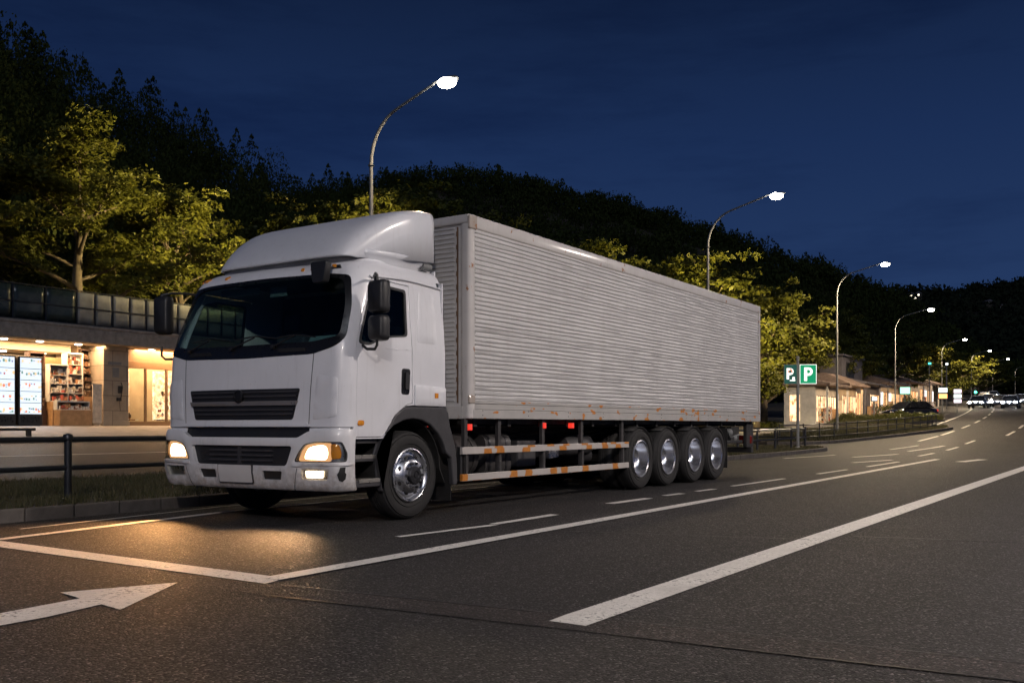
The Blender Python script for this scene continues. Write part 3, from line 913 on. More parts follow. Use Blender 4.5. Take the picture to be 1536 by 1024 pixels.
patch('plate_frame', M['fender'], bump, rnd(gp(-.305, .245, -.305, .245, .667, .456), .014, 2), cabP, [], st=.08, off=.040, thick=.014)
patch('number_plate', M['plate'], bump, rnd(gp(-.29, .23, -.29, .23, .655, .468), .012, 2), cabP, [], st=.08, off=.048, thick=.014, round_edge=.002)
# crease lines of the bumper corner
for s in (1, -1):
    mm = (lambda P: P) if s == 1 else mir
    patch('bumper_ledge', M['paint_low'], bump, mm([(A_f(.80, .66), .655), (A_c(1.05), .675), (A_c(1.05), .695), (A_f(.82, .68), .69)]), cabP, [], st=.06, off=.048, thick=.03, round_edge=.012)
    patch('bumper_seam', M['chassis'], bump, mm([(A_f(.80, .4), .40), (A_f(.806, .4), .40), (A_f(.886, .64), .64), (A_f(.88, .64), .64)]), cabP, [], st=.06, off=.0315, thick=.01)
# headlamps: housing, glowing lamp bowl, amber indicator, clear cover
lamp_em = emis('headlamp_glow', (1.0, .80, .50), 14)
lamp_em_soft = emis('headlamp_reflector_glow', (1.0, .50, .22), .9)
fog_em = emis('fog_lamp_glow', (1.0, .76, .50), 6)
refl = M['chrome']
def bowl(s, a0, a1, z0, z1): return rnd([(a0, z0), (a1, z0), (a1, z1), (a0, z1)], min(a1 - a0, z1 - z0) * .4, 4)
for s in (1, -1):
    mm = (lambda P: P) if s == 1 else mir
    H = hl(s); cH = (A_c(.0), .81)
    hd = patch('headlight', M['chrome'], truck, mm(shrink(H, (1.02, 1.02), cH)), cabP, [], st=.05, off=-.03, thick=.02)
    patch('lamp_bulb', lamp_em, hd, mm(rnd([(A_f(.94, .72), .735), (A_c(.02), .73), (A_c(.10), .80), (A_c(.0), .885), (A_f(1.12, .9), .885), (A_f(1.00, .86), .86)], .05, 5)), cabP, [], st=.05, off=-.005, thick=.015, round_edge=.01)
    patch('lamp_reflector', lamp_em_soft, hd, mm(rnd([(A_f(.86, .72), .712), (A_c(.22), .712), (A_c(.24), .80), (A_c(.22), .915), (A_f(1.12, .9), .915), (A_f(.94, .86), .885)], .035, 4)), cabP, [], st=.05, off=-.02, thick=.008)
    patch('indicator', M['amber'], hd, mm(rnd([(A_c(.25), .735), (A_c(.60), .745), (A_c(.62), .82), (A_c(.50), .905), (A_c(.22), .905)], .03, 3)), cabP, [], st=.05, off=.0, thick=.015, round_edge=.01)
    patch('lamp_edge', M['fender'], hd, mm(shrink(H, (1.0, 1.0), cH)), cabP, [mm(shrink(H, (.95, .93), cH))], st=.05, off=.018, thick=.03)
    patch('lamp_cover', M['lensglass'], hd, mm(shrink(H, (.96, .95), cH)), cabP, [], st=.05, off=.026, thick=.004, round_edge=.004)
    F_ = fl(s); cF = (A_f(1.06, .57), .57)
    fd = patch('fog_lamp', M['chrome'], truck, mm(shrink(F_, (1.03, 1.05), cF)), cabP, [], st=.05, off=-.01, thick=.02)
    if s == 1:
        patch('fog_bulb', fog_em, fd, mm(shrink(F_, (.66, .70), cF)), cabP, [], st=.05, off=.006, thick=.012, round_edge=.006)
    else:
        patch('fog_bulb', M['chrome'], fd, mm(shrink(F_, (.66, .70), cF)), cabP, [], st=.05, off=.006, thick=.012, round_edge=.006)
    patch('fog_cover', M['lensglass'], fd, mm(shrink(F_, (.98, .98), cF)), cabP, [], st=.05, off=.024, thick=.004)
# scuffed hole at the bumper corner
sc_p = [(A_c(.50), .515), (A_c(.60), .50), (A_c(.70), .53), (A_c(.74), .585), (A_c(.70), .60), (A_c(.72), .655), (A_c(.55), .65), (A_c(.52), .61), (A_c(.46), .58)]
patch('chipped_paint_patch', M['chassis'], bump, sc_p, cabP, [], st=.03, off=.033, thick=.01)

# interior
mb = MB(); mb.prism([(.25, 1.80), (.25, 2.02), (.42, 2.07), (.62, 2.05), (.72, 1.95), (.74, 1.70), (.25, 1.70)], 'x', -1.30, 1.30); mb.bb((-1.28, .3, 1.14), (1.28, .66, 1.72))
mb.prism([(.5, 2.05), (.56, 2.15), (.70, 2.12), (.74, 2.03)], 'x', .42, 1.1)
mb.build('dashboard', M['dash'], truck, bevel=.02)
for x in (.80, -.80, -.02):
    w = .26 if abs(x) > .1 else .2
    mb = MB(); mb.bb((x - w, .98, 1.52), (x + w, 1.45, 1.70)); mb.bb((x - w, 1.38, 1.66), (x + w, 1.54, 2.30))
    if abs(x) > .1: mb.bb((x - .15, 1.40, 2.34), (x + .15, 1.50, 2.56))
    mb.build('seat', M['seat'], truck, bevel=.05, seg=3)
mb = MB(); c_ = Vector((.80, .82, 2.02)); tl = Matrix.Rotation(math.radians(-35), 3, 'X')
mb.tube([c_ + tl @ Vector((.21 * math.cos(2 * PI * k / 24), 0, .21 * math.sin(2 * PI * k / 24))) @ Matrix.Identity(3) for k in range(25)], .014, 8, caps=False)
mb.tube([c_ + tl @ Vector((-.2, 0, .0)), c_, c_ + tl @ Vector((.2, 0, 0))], .014, 6); mb.tube([c_, c_ + Vector((0, -.16, -.3))], .03, 8)
mb.sphere(c_, .06, 10, 6)
mb.build('steering_wheel', M['dash'], truck, smooth=True)
mb = MB(); mb.bb((-.18, .49, 2.64), (.1, .50, 2.76)); mb.bb((-1.05, .47, 2.70), (-.35, .485, 2.78)); mb.build('sun_visor', M['dash'], truck)

# mirrors
def mirror(s):
    X = s * 1.66
    a = Vector(cabP(s * A_c(1.35), 2.72, .0)); b = Vector(cabP(s * A_c(1.3), 1.98, .0))
    mb = MB()
    yo = .34 if s == 1 else .05
    top_ = Vector((X, yo, 2.70)); bot = Vector((X, yo, 1.99))
    mb.tube([a, a.lerp(top_, .35) + Vector((0, -.03, .05)), a.lerp(top_, .75) + Vector((0, -.02, .055)), top_ + Vector((0, 0, .03)), top_ + Vector((0, .0, -.1))], .016, 8)
    arm = mb.build('mirror_arm', M['black'], truck, smooth=True)
    mb = MB()
    mb.tube([b, b.lerp(bot, .4) + Vector((0, -.02, -.05)), b.lerp(bot, .85) + Vector((0, 0, -.06)), bot + Vector((0, 0, -.02)), bot + Vector((0, 0, .1))], .016, 8)
    mb.build('mirror_arm', M['black'], truck, smooth=True)
    rz = Matrix.Rotation(math.radians(-8 * s), 3, 'Z')
    for (z0, z1, w) in ((2.32, 2.68, .25), (2.02, 2.30, .24)) if s == 1 else ((2.24, 2.72, .23),):
        mb = MB()
        p = rnd([(-w / 2, z0), (w / 2, z0), (w / 2, z1), (-w / 2, z1)], .06, 4)
        prof = [(-.075, .80), (-.055, .94), (-.01, 1.0), (.05, 1.0), (.055, .96)]
        cz = (z0 + z1) / 2; n = len(p)
        for (yy, k) in prof:
            for q in p:
                v = rz @ Vector((q[0] * k, yy, 0)); mb.v.append((X + v.x, yo + .03 + v.y, cz + (q[1] - cz) * k))
        for i in range(len(prof) - 1):
            for k in range(n):
                k2 = (k + 1) % n; mb.f.append((i * n + k, i * n + k2, (i + 1) * n + k2, (i + 1) * n + k)); mb.m.append(0)
        mb.f.append(tuple(range(n))); mb.m.append(0)
        mb.f.append(tuple((len(prof) - 1) * n + k for k in range(n))); mb.m.append(0)
        mb.build('mirror_housing', M['black'], arm, smooth=True, angle=50)
mirror(1); mirror(-1)
# kerb mirror above the windscreen
mb = MB(); p = Vector(cabP(A_f(.98, 2.85), 2.87, .02)); q = p + Vector((-.02, -.17, -.03))
mb.tube([p, q], .014, 8)
arm = mb.build('mirror_arm', M['black'], truck, smooth=True)
mb = MB(); mb.prism(rnd([(-.13, .07), (-.10, -.17), (.08, -.17), (.13, .07)], .04, 3), 'y', -.04, .05); 
for i, v in enumerate(mb.v): mb.v[i] = (v[0] + q.x, v[1] + q.y, v[2] + q.z)
mb.build('mirror_housing', M['black'], arm, smooth=True, bevel=.012)
# door grab handle strip / quarter light trim
# roof marker lights
for x, w in ((-1.10, .035), (-.72, .025), (.52, .025), (.66, .025), (-1.22, .06), (1.0, .075)):
    z = 2.885
    patch('roof_marker_light', M['amber'] if w < .07 else M['blackgloss'], cab, rnd([(A_f(x, z) - w, z - .02), (A_f(x, z) + w, z - .02), (A_f(x, z) + w * .8, z + .02), (A_f(x, z) - w * .8, z + .02)], .012, 2), cabP, [], st=.03, off=.022, thick=.03, round_edge=.008)
patch('roof_marker_light', M['amber'], cab, [(A_f(.945, 2.885) , 2.868), (A_f(1.0, 2.885), 2.868), (A_f(1.0, 2.885), 2.90), (A_f(.945, 2.885), 2.90)], cabP, [], st=.03, off=.032, thick=.03, round_edge=.004)

# roof wind deflector
def defl(u, v):
    """u angle -1..1 across, v 0..1 front to rear"""
    au = abs(u); s = 1 if u >= 0 else -1
    hw = lerp(1.10, 1.31, min(1, v * 1.5) ** .8)
    y0 = .40 + .12 * au ** 3
    # height profile
    top_z = 3.02 + .68 * (1 - (1 - v) ** 2.1) ** .85 + .03 * v
    # superellipse cross-section; edge sits on roof
    th = au * PI / 2
    n = lerp(3.6, 15.0, v ** .8)
    cx = math.sin(th) ** (2 / n); cz = max(0.0, math.cos(th)) ** (2 / n)
    zb = 3.02 + .07 * v
    y = lerp(y0, 1.76, v) + 0.0
    side_lag = .10 * (1 - v) * au ** 4
    return Vector((s * hw * cx, y + side_lag, zb + (top_z - zb) * cz))
mb = MB(); NU, NV = 64, 28
for j in range(NV + 1):
    for i in range(NU + 1):
        u = -1 + 2 * i / NU
        uu = math.copysign(abs(u) ** 1.0, u)
        p = defl(uu, (j / NV) ** 1.4); mb.v.append(tuple(p))
for j in range(NV):
    for i in range(NU):
        a = j * (NU + 1) + i; mb.f.append((a, a + 1, a + NU + 2, a + NU + 1)); mb.m.append(0)
df = mb.build('roof_deflector', M['fairing'], truck, smooth='all', fix=True)
sd = df.modifiers.new('solid', 'SOLIDIFY'); sd.thickness = .02; sd.offset = 0
# skirt collar beneath the deflector
mb = MB()
col_ = [(.995, 3.10, 1.30), (.97, 3.06, 1.27), (.95, 2.99, 1.22), (.955, 2.93, 1.20)]
def collar(k, z, hw):
    pts = []
    for i in range(41):
        t = -1 + 2 * i / 40
        # U shape: front centre at t=0
        if abs(t) < .5: x = t / .5 * hw * .92; y = .62 + .10 * abs(t / .5) ** 4
        else: q_ = (abs(t) - .5) / .5; x = math.copysign(hw * lerp(.92, 1, min(1, q_ * 2.5) ** .6), t); y = lerp(.72, 1.70 - (3.1 - z) * .8, q_)
        pts.append((x, y, z if y > .62 or True else z))
    return pts
rows = [collar(k, z, hw) for k, z, hw in ((1, 3.12, 1.285), (1, 3.07, 1.26), (1, 3.01, 1.20), (1, 2.94, 1.22))]
for r_ in rows: mb.v += r_
for j in range(3):
    for i in range(40):
        a = j * 41 + i; mb.f.append((a, a + 1, a + 42, a + 41)); mb.m.append(0)
cl = mb.build('deflector_collar', M['fairing'], df, smooth='all')
sd = cl.modifiers.new('solid', 'SOLIDIFY'); sd.thickness = .02
mb = MB()
for s in (1, -1):
    mb.tube([(s * 1.25, 1.60, 3.04), (s * 1.25, 1.76, 3.04)], .045, 12)
mb.build('deflector_mount', M['galv'], df, smooth=True)

# ---------------- cargo body
Y0, Y1, ZB, ZT = 2.34, 13.45, 1.19, 3.80
W_ = 1.43
cargo = MB()
cargo.bb((-W_ + .03, Y0 + .03, ZB + .02), (W_ - .03, Y1 - .03, ZT - .03))
cargo = cargo.build('cargo_body', M['box'], truck)
def corr(sx):
    mb = MB(); z0, z1 = ZB + .235, ZT - .175
    pitch = .0565; nr = int((z1 - z0) / pitch); pitch = (z1 - z0) / nr
    prof = []
    for i in range(nr):
        b = z0 + i * pitch
        prof += [(b, 0.0), (b + pitch * .10, -.013), (b + pitch * .24, -.013), (b + pitch * .40, 0.0), (b + pitch * .72, .003)]
    prof.append((z1, 0.0))
    NY = 84
    ys = [lerp(Y0 + .10, Y1 - .06, k / NY) for k in range(NY + 1)]
    rr = np.random.default_rng(5 if sx > 0 else 6)
    ph = rr.uniform(0, 6, (len(prof), 4)); 
    for j, (z, d) in enumerate(prof):
        rowi = j // 5
        rib = np.random.default_rng(100 + rowi)
        a = rib.uniform(0, 6, 3); am = rib.uniform(.4, 1.6)
        for y in ys:
            wv = .0022 * am * (math.sin(y * 2.3 + a[0]) + .7 * math.sin(y * 5.1 + a[1]) + .5 * math.sin(y * 9.7 + a[2]))
            zz = z + .0035 * am * math.sin(y * 1.3 + a[1]) + .0025 * math.sin(y * 6.1 + a[2])
            if j in (0, len(prof) - 1): zz = z
            seam = -.004 if abs(((y - Y0) / 1.105) % 1.0 - .5) > .485 else 0
            mb.v.append((sx * (W_ - .004 + d + wv + seam), y, zz))
    for j in range(len(prof) - 1):
        for i in range(NY):
            q = j * (NY + 1) + i; mb.f.append((q, q + 1, q + NY + 2, q + NY + 1)); mb.m.append(0)
    o = mb.build('ribbed_side_panel', M['box'], cargo, smooth=True, angle=30)
corr(1); corr(-1)
for sx in (1, -1):
    mb = MB()
    p = rnd([(sx * (W_ - .10), ZT - .18), (sx * (W_ + .012), ZT - .18), (sx * (W_ + .012), ZT), (sx * (W_ - .10), ZT)], .035, 4)
    mb.prism(p, 'y', Y0 + .02, Y1 - .01)
    mb.build('top_rail', M['toprail'], cargo, smooth=True)
    mb = MB()
    mb.bb((sx * (W_ - .1), Y0 + .08, ZB), (sx * (W_ + .014), Y1 - .01, ZB + .115)); mb.bb((sx * (W_ - .1), Y0 + .08, ZB + .118), (sx * (W_ + .006), Y1 - .01, ZB + .19))
    mb.bb((sx * (W_ - .1), Y0 + .08, ZB + .193), (sx * (W_ + .016), Y1 - .01, ZB + .232))
    mb.build('bottom_rail', M['lower_rail'], cargo, bevel=.005)
    mb = MB()
    p = rnd([(sx * (W_ - .16), Y0), (sx * (W_ + .010), Y0), (sx * (W_ + .010), Y0 + .15), (sx * (W_ - .16), Y0 + .15)], .07, 5)
    mb.prism(p, 'z', ZB + .002, ZT - .004)
    mb.build('corner_post', M['toprail'], cargo, smooth=True, bevel=.004)
    mb = MB(); mb.bb((sx * (W_ - .1), Y1 - .05, ZB + .002), (sx * (W_ + .018), Y1 + .02, ZT - .004)); mb.build('corner_post', M['toprail'], cargo, bevel=.01)
    mb = MB()
    for yy in [Y0 + .28 + 1.105 * k for k in range(10)]:
        for dz in (.025, .085): mb.lathe([(.007, 0), (.007, .004), (.003, .007)], (sx * (W_ + .014), yy, ZB + .02 + dz), 'x', 8, sgn=sx)
    for zz in [ZB + .3 + .16 * k for k in range(14)]: mb.lathe([(.006, 0), (.006, .004), (.003, .006)], (sx * (W_ + .01), Y0 + .115, zz), 'x', 8, sgn=sx)
    mb.build('rivet_row', M['galv'], cargo)
    if sx == 1: M['rb'] = paint_mat('rusty_bracket', (.42, .36, .31), .6, .6, .9)
    mb = MB(); mb.bb((sx * (W_ - .02), Y0 - .012, ZB + .19), (sx * (W_ + .020), Y0 + .12, ZB + .30)); mb.build('corner_bracket', M['rb'], cargo, bevel=.02)
    mb = MB(); mb.bb((sx * (W_ - .02), Y0 - .012, ZT - .19), (sx * (W_ + .022), Y0 + .16, ZT - .012)); mb.build('corner_bracket', M['rb'], cargo, bevel=.02)
mb = MB(); p = rnd([(Y0 - .012, ZT - .12), (Y0 + .1, ZT - .12), (Y0 + .1, ZT), (Y0 - .012, ZT)], .03, 3); mb.prism(p, 'x', -W_ + .02, W_ - .02)
mb.build('front_rail', M['toprail'], cargo, smooth=True)
mb = MB(); mb.bb((-W_ + .1, Y0 - .006, ZB), (W_ - .1, Y0 + .08, ZB + .16)); mb.build('front_rail', M['toprail'], cargo)
mb = MB()
for k in range(38):
    zz = ZB + .22 + .06 * k; mb.bb((-1.2, Y0 + .012, zz), (1.18, Y0 + .032, zz + .022))
mb.build('front_panel_ribs', M['box'], cargo, bevel=.008)
mb = MB(); mb.bb((W_ - .20, Y0 + .005, ZB + .2), (W_ - .185, Y0 + .02, ZT - .15))
for k in range(14): mb.bb((W_ - .205, Y0 - .004, ZB + .3 + k * .17), (W_ - .178, Y0 + .01, ZB + .36 + k * .17))
mb.build('front_hinge_strip', simple('rusty_strip', (.16, .09, .05), .8, var=.5), cargo)
mb = MB(); mb.bb((-W_ + .04, Y1 - .02, ZB + .1), (-.01, Y1 + .01, ZT - .1)); mb.bb((.01, Y1 - .02, ZB + .1), (W_ - .04, Y1 + .01, ZT - .1))
for x in (-1.0, -.35, .35, 1.0): mb.tube([(x, Y1 + .03, ZB + .1), (x, Y1 + .03, ZT - .1)], .015, 8)
mb.build('rear_doors', M['toprail'], cargo, bevel=.006)

# ---------------- chassis, tanks, side guards
ch = MB()
for x in (-.45, .45): ch.bb((x - .05, .5, .80), (x + .05, Y1 - .1, 1.08))
for y in [2.6 + .8 * k for k in range(14)]: ch.bb((-W_ + .12, y, 1.09), (W_ - .12, y + .08, 1.185))
ch.bb((-W_ + .14, 2.4, 1.12), (-W_ + .24, Y1 - .1, 1.188)); ch.bb((W_ - .24, 2.4, 1.12), (W_ - .14, Y1 - .1, 1.188))
ch.bb((-.5, .3, .55), (.5, 1.7, 1.05))
ch = ch.build('chassis_frame', M['chassis'], truck)
mb = MB(); mb.tube([(-1.0, 1.2, .52), (1.0, 1.2, .52)], .07, 10)
for y in (7.35, 8.49, 9.73, 10.85): mb.tube([(-1.0, y, .53), (1.0, y, .53)], .08, 10); mb.sphere((0, y, .53), .22, 12, 8)
for y in (1.2, 7.35, 8.49, 9.73, 10.85):
    for x in (-.5, .5): mb.tube([(x, y - .5, .74), (x, y, .64), (x, y + .5, .74)], .03, 6)
mb.tube([(0, 1.7, .8), (0, 7.2, .6)], .06, 10)
mb.build('axle_gear', M['chassis'], truck)
# air tanks and fuel tank, battery box on both sides
for sx in (1,):
    mb = MB(); mb.lathe([(.001, 0), (.20, .02), (.285, .07), (.29, .12), (.29, .62), (.285, .67), (.20, .72), (.001, .74)], (sx * .98, 2.12, .70), 'y', 28)
    tk = mb.build('air_tank', M['grime'], truck, smooth=True)
    for y in (2.30, 2.66):
        mb = MB(); mb.lathe([(.30, 0), (.30, .05)], (sx * .98, y, .70), 'y', 28); mb.build('tank_strap', M['grime'], tk, smooth=True)
    mb = MB(); mb.prism(rnd([(.72, .42), (1.22, .42), (1.22, .98), (.72, .98)], .14, 5), 'y', 3.0, 3.62); tk = mb.build('fuel_tank', M['grime'], truck, smooth=True)
    for y in (3.08, 3.48):
        mb = MB(); mb.prism(rnd([(.715, .415), (1.225, .415), (1.225, .985), (.715, .985)], .14, 5), 'y', y, y + .045); mb.build('tank_strap', M['darkmetal'], tk, smooth=True)
    mb = MB(); mb.bb((.6, 4.05, .50), (1.05, 4.55, .88)); mb.bb((.72, 4.7, .62), (1.1, 4.95, .80)); mb.build('battery_box', M['fender'], truck, bevel=.02)
    mb = MB(); mb.prism(rnd([(4.72, .60), (5.0, .62), (5.0, .80), (4.72, .80)], .02, 2), 'x', 1.1, 1.18); mb.build('silencer_shield', M['chrome'], truck, bevel=.01)
    mb = MB(); mb.lathe([(.001, 0), (.14, .03), (.17, .1), (.17, .8), (.14, .87), (.001, .9)], (.9, 5.5, .78), 'y', 20); mb.lathe([(.001, 0), (.12, .03), (.13, .5), (.001, .55)], (.7, 6.2, .60), 'y', 20); mb.build('air_tank', M['fender'], truck, smooth=True)
    mb = MB()
    for k in range(9):
        y = 3.2 + .45 * k; mb.tube([(.5, y, 1.0), (.75, y + .2, .94 - .05 * math.sin(k)), (1.05, y + .5, 1.02)], .014, 6)
    mb.build('air_hose', M['chassis'], truck, smooth=True)
mb = MB(); mb.prism(rnd([(-1.22, .42), (-.72, .42), (-.72, .98), (-1.22, .98)], .14, 5), 'y', 2.4, 4.2); mb.build('fuel_tank', M['grime'], truck, smooth=True)
for sx in (1, -1):
    gd = MB(); gd.bb((sx * (W_ - .045), 2.20, .735), (sx * W_, 6.88, .828)); g0 = gd.build('side_guard', M['rail'], truck, bevel=.006)
    gd = MB(); gd.bb((sx * (W_ - .045), 2.20, .395), (sx * W_, 6.88, .485)); gd.build('side_guard', M['rail'], truck, bevel=.006)
    for y in (2.34, 3.10, 4.22, 5.36, 6.74):
        mb = MB(); mb.bb((sx * (W_ - .10), y - .035, .40), (sx * (W_ - .048), y + .035, 1.19)); mb.bb((sx * (W_ - .048), y - .028, .486), (sx * (W_ - .03), y + .028, .734))
        mb.build('guard_post', M['grime'], g0, bevel=.004)
    mb = MB()
    mb.bb((sx * (W_ - .1), 2.22, .40), (sx * (W_ - .05), 2.26, .83))
    mb.build('guard_end', M['black'], g0)
    for y, z in ((2.42, 1.08), (4.24, 1.10), (5.05, 1.10)):
        mb = MB(); mb.bb((sx * (W_ - .10), y - .035, z - .04), (sx * (W_ - .028), y + .035, z + .04)); mb.build('marker_lamp', M['redlens'], ch, bevel=.008)
# fenders and steps
def arch(cy, cz, ri, ro, x0, x1, pts_o, pts_i, name, mat, sx):
    mb = MB(); mb.prism(pts_o + pts_i[::-1], 'x', sx * x0, sx * x1); return mb.build(name, mat, truck, bevel=.025, seg=3, smooth=True, angle=30)
cy, cz = 1.20, .52
po = [(.66, .36), (.66, .82), (.74, 1.02), (.90, 1.22), (1.06, 1.315), (1.24, 1.325), (1.82, 1.325), (1.90, 1.26), (1.93, 1.10), (2.04, .85), (2.08, .60), (2.08, .36)]
pi_ = [(.60 + .10, .36)] 
pi_ = []
for k in range(13):
    a = PI * (1 - k / 12)
    pi_.append((cy + .64 * math.cos(a), cz + .08 + .62 * math.sin(a)))
pi_ = [(.60 + .02, .36)] + pi_ + [(cy + .78, .36)]
pi_ = [(.70, .36)] + [(cy + .63 * math.cos(PI * (1 - k / 12)) + .04 * (k / 12), cz + .10 + .56 * math.sin(PI * k / 12)) for k in range(1, 12)] + [(1.95, .70), (1.99, .36)]
for sx in (1, -1):
    f = arch(cy, cz, 0, 0, W_ - .06, W_ + .012, po, pi_, 'front_fender', M['fender'], sx)
    mb = MB()  # inner liner
    lin = [(.64 + .0, .40)] + [(cy + .60 * math.cos(PI * (1 - k / 16)), cz + .06 + .60 * math.sin(PI * k / 16)) for k in range(17)] + [(1.9, .40)]
    vs = []
    for (y, z) in lin: vs += [(sx * (W_ - .05), y, z), (sx * .75, y, z)]
    mb.add(vs, [(2 * i, 2 * i + 1, 2 * i + 3, 2 * i + 2) for i in range(len(lin) - 1)])
    l_ = mb.build('wheel_arch_liner', M['chassis'], f); m_ = l_.modifiers.new('s', 'SOLIDIFY'); m_.thickness = .01
    mb = MB(); mb.bb((sx * (W_ - .40), 1.99, .17), (sx * (W_ - .03), 2.0, .55)); mb.build('mud_flap', M['chassis'], truck)
    # steps
    mb = MB()
    mb.prism([(.22, .42), (.66, .42), (.66, .50), (.22, .50)], 'x', sx * (W_ - .40), sx * (W_ + .0))
    mb.prism([(.22, .70), (.68, .70), (.68, .76), (.22, .76)], 'x', sx * (W_ - .40), sx * (W_ - .03))
    mb.bb((sx * (W_ - .42), .22, .42), (sx * (W_ - .38), .68, .96)); mb.bb((sx * (W_ - .40), .20, .42), (sx * (W_ - .02), .235, .96))
    mb.bb((sx * (W_ - .40), .236, .90), (sx * (W_ - .05), .66, .96))
    st_ = mb.build('entry_step', M['fender'], truck, bevel=.012)
    for z, y0_, xo in ((.50, .30, .004), (.763, .27, -.03)):
        mb = MB(); mb.bb((sx * (W_ - .14), y0_, z), (sx * (W_ + xo + .002), .64, z + .012)); mb.bb((sx * (W_ + xo - .002), y0_, z - .03), (sx * (W_ + xo + .006), .64, z + .012))
        mb.build('step_tread', M['tread'], st_, bevel=.003)
    mb = MB(); mb.bb((sx * (W_ - .377), .30, .80), (sx * (W_ - .355), .60, .90)); mb.build('step_back_plate', M['grime'], st_, bevel=.01)
# wheels
def wheel(x, y, r, kind, sx):
    w = empty('wheel', (x, y, r)); w.parent = truck
    tw = .29
    prof = [(r * .595, -.02), (r * .64, -.012), (r * .80, .002), (r * .90, -.006), (r * .955, -.02), (r * .985, -.05), (r, -.075)]
    # tread with grooves
    for g0_ in (.11, .145, .18):
        prof += [(r, -(g0_ - .008)), (r - .012, -(g0_ - .006)), (r - .012, -(g0_ + .006)), (r, -(g0_ + .008))]
    prof += [(r, -.215), (r * .985, -.24), (r * .955, -.27), (r * .8, -.29), (r * .6, -.275)]
    mb = MB(); mb.lathe(prof, (0, 0, 0), 'x', 56, sgn=sx, close=False)
    # side-wall ribs
    mb.lathe([(r * .905, -.004), (r * .915, .004), (r * .925, -.010)], (0, 0, 0), 'x', 56, sgn=sx, close=False)
    mb.lathe([(r * .70, -.006), (r * .71, .003), (r * .72, -.004)], (0, 0, 0), 'x', 56, sgn=sx, close=False)
    ty = mb.build('tyre', M['rubber'], w, smooth=True, angle=28)
    if kind == 'front':
        rr = r * .60
        mb = MB()
        mb.lathe([(rr, -.02), (rr + .004, .004), (rr - .012, .010), (rr - .03, .0), (rr - .045, -.035), (rr - .075, -.03), (.195, .035), (.165, .048), (.14, .05), (.001, .05)], (0, 0, 0), 'x', 56, sgn=sx, close=False)
        mb.lathe([(rr, -.02), (rr, -.25)], (0, 0, 0), 'x', 40, sgn=sx, close=False)
        rim = mb.build('rim', M['chrome'], w, smooth=True, angle=40)
        mb = MB()
        for k in range(8):
            a = 2 * PI * (k + .5) / 8; rh = .222
            nn = Vector((.62 * 1.0, math.cos(a) * .55, math.sin(a) * .55))
            c = Vector((sx * .008, math.cos(a) * rh, math.sin(a) * rh))
            # dark hand hole: short disc lying on the cone
            t1 = Vector((0, -math.sin(a), math.cos(a))); t2 = Vector((-sx * .065 / .05, math.cos(a), math.sin(a))); t2 = Vector((-sx * .85, math.cos(a), math.sin(a))).normalized()
            nr_ = t1.cross(t2).normalized(); nr_ = nr_ if nr_.x * sx > 0 else -nr_
            vs = []; m_ = 14
            for q in range(m_):
                b = 2 * PI * q / m_; vs.append(c + t1 * .027 * math.cos(b) + t2 * .019 * math.sin(b) + nr_ * .010)
            for q in range(m_):
                b = 2 * PI * q / m_; vs.append(c + t1 * .027 * math.cos(b) + t2 * .019 * math.sin(b) - nr_ * .02)
            mb.add(vs, [tuple(range(m_))] + [(q, (q + 1) % m_, m_ + (q + 1) % m_, m_ + q) for q in range(m_)])
        mb.build('hand_holes', M['chassis'], w)
        mb = MB()
        for k in range(10):
            a = 2 * PI * k / 10
            mb.lathe([(.018, .045), (.018, .062), (.013, .064), (.013, .080), (.004, .085)], (0, math.cos(a) * .142, math.sin(a) * .142), 'x', 6, sgn=sx)
        mb.build('wheel_nuts', M['darkmetal'], w, smooth=False)
        mb = MB(); mb.lathe([(.108, .045), (.108, .075), (.098, .085), (.055, .09), (.048, .078), (.030, .078), (.026, .092), (.001, .092)], (0, 0, 0), 'x', 32, sgn=sx)
        for k in range(6):
            a = 2 * PI * k / 6; mb.lathe([(.008, .08), (.008, .09), (.001, .092)], (0, math.cos(a) * .08, math.sin(a) * .08), 'x', 6, sgn=sx)
        mb.build('hub', M['darkmetal'], w, smooth=True)
    else:
        rr = r * .60
        mb = MB()
        mb.lathe([(rr, -.02), (rr + .004, .002), (rr - .012, .006), (rr - .03, -.008), (rr - .036, -.06), (rr - .045, -.14), (rr - .065, -.20), (rr - .11, -.235), (.001, -.24)], (0, 0, 0), 'x', 56, sgn=sx, close=False)
        mb.build('rim', M['dish'], w, smooth=True, angle=40)
        mb = MB(); mb.lathe([(.09, -.238), (.09, -.20), (.075, -.18), (.001, -.18)], (0, 0, 0), 'x', 28, sgn=sx)
        for k in range(8):
            a = 2 * PI * k / 8; mb.lathe([(.012, -.238), (.012, -.22), (.002, -.218)], (0, math.cos(a) * .13, math.sin(a) * .13), 'x', 6, sgn=sx)
        mb.build('hub', M['grime'], w, smooth=True)
        mb = MB(); p2 = [(a_, b_ - .30) for a_, b_ in prof]; mb.lathe(p2, (0, 0, 0), 'x', 40, sgn=sx, close=False); mb.build('inner_tyre', M['rubber'], w, smooth=True, angle=28)
    return w
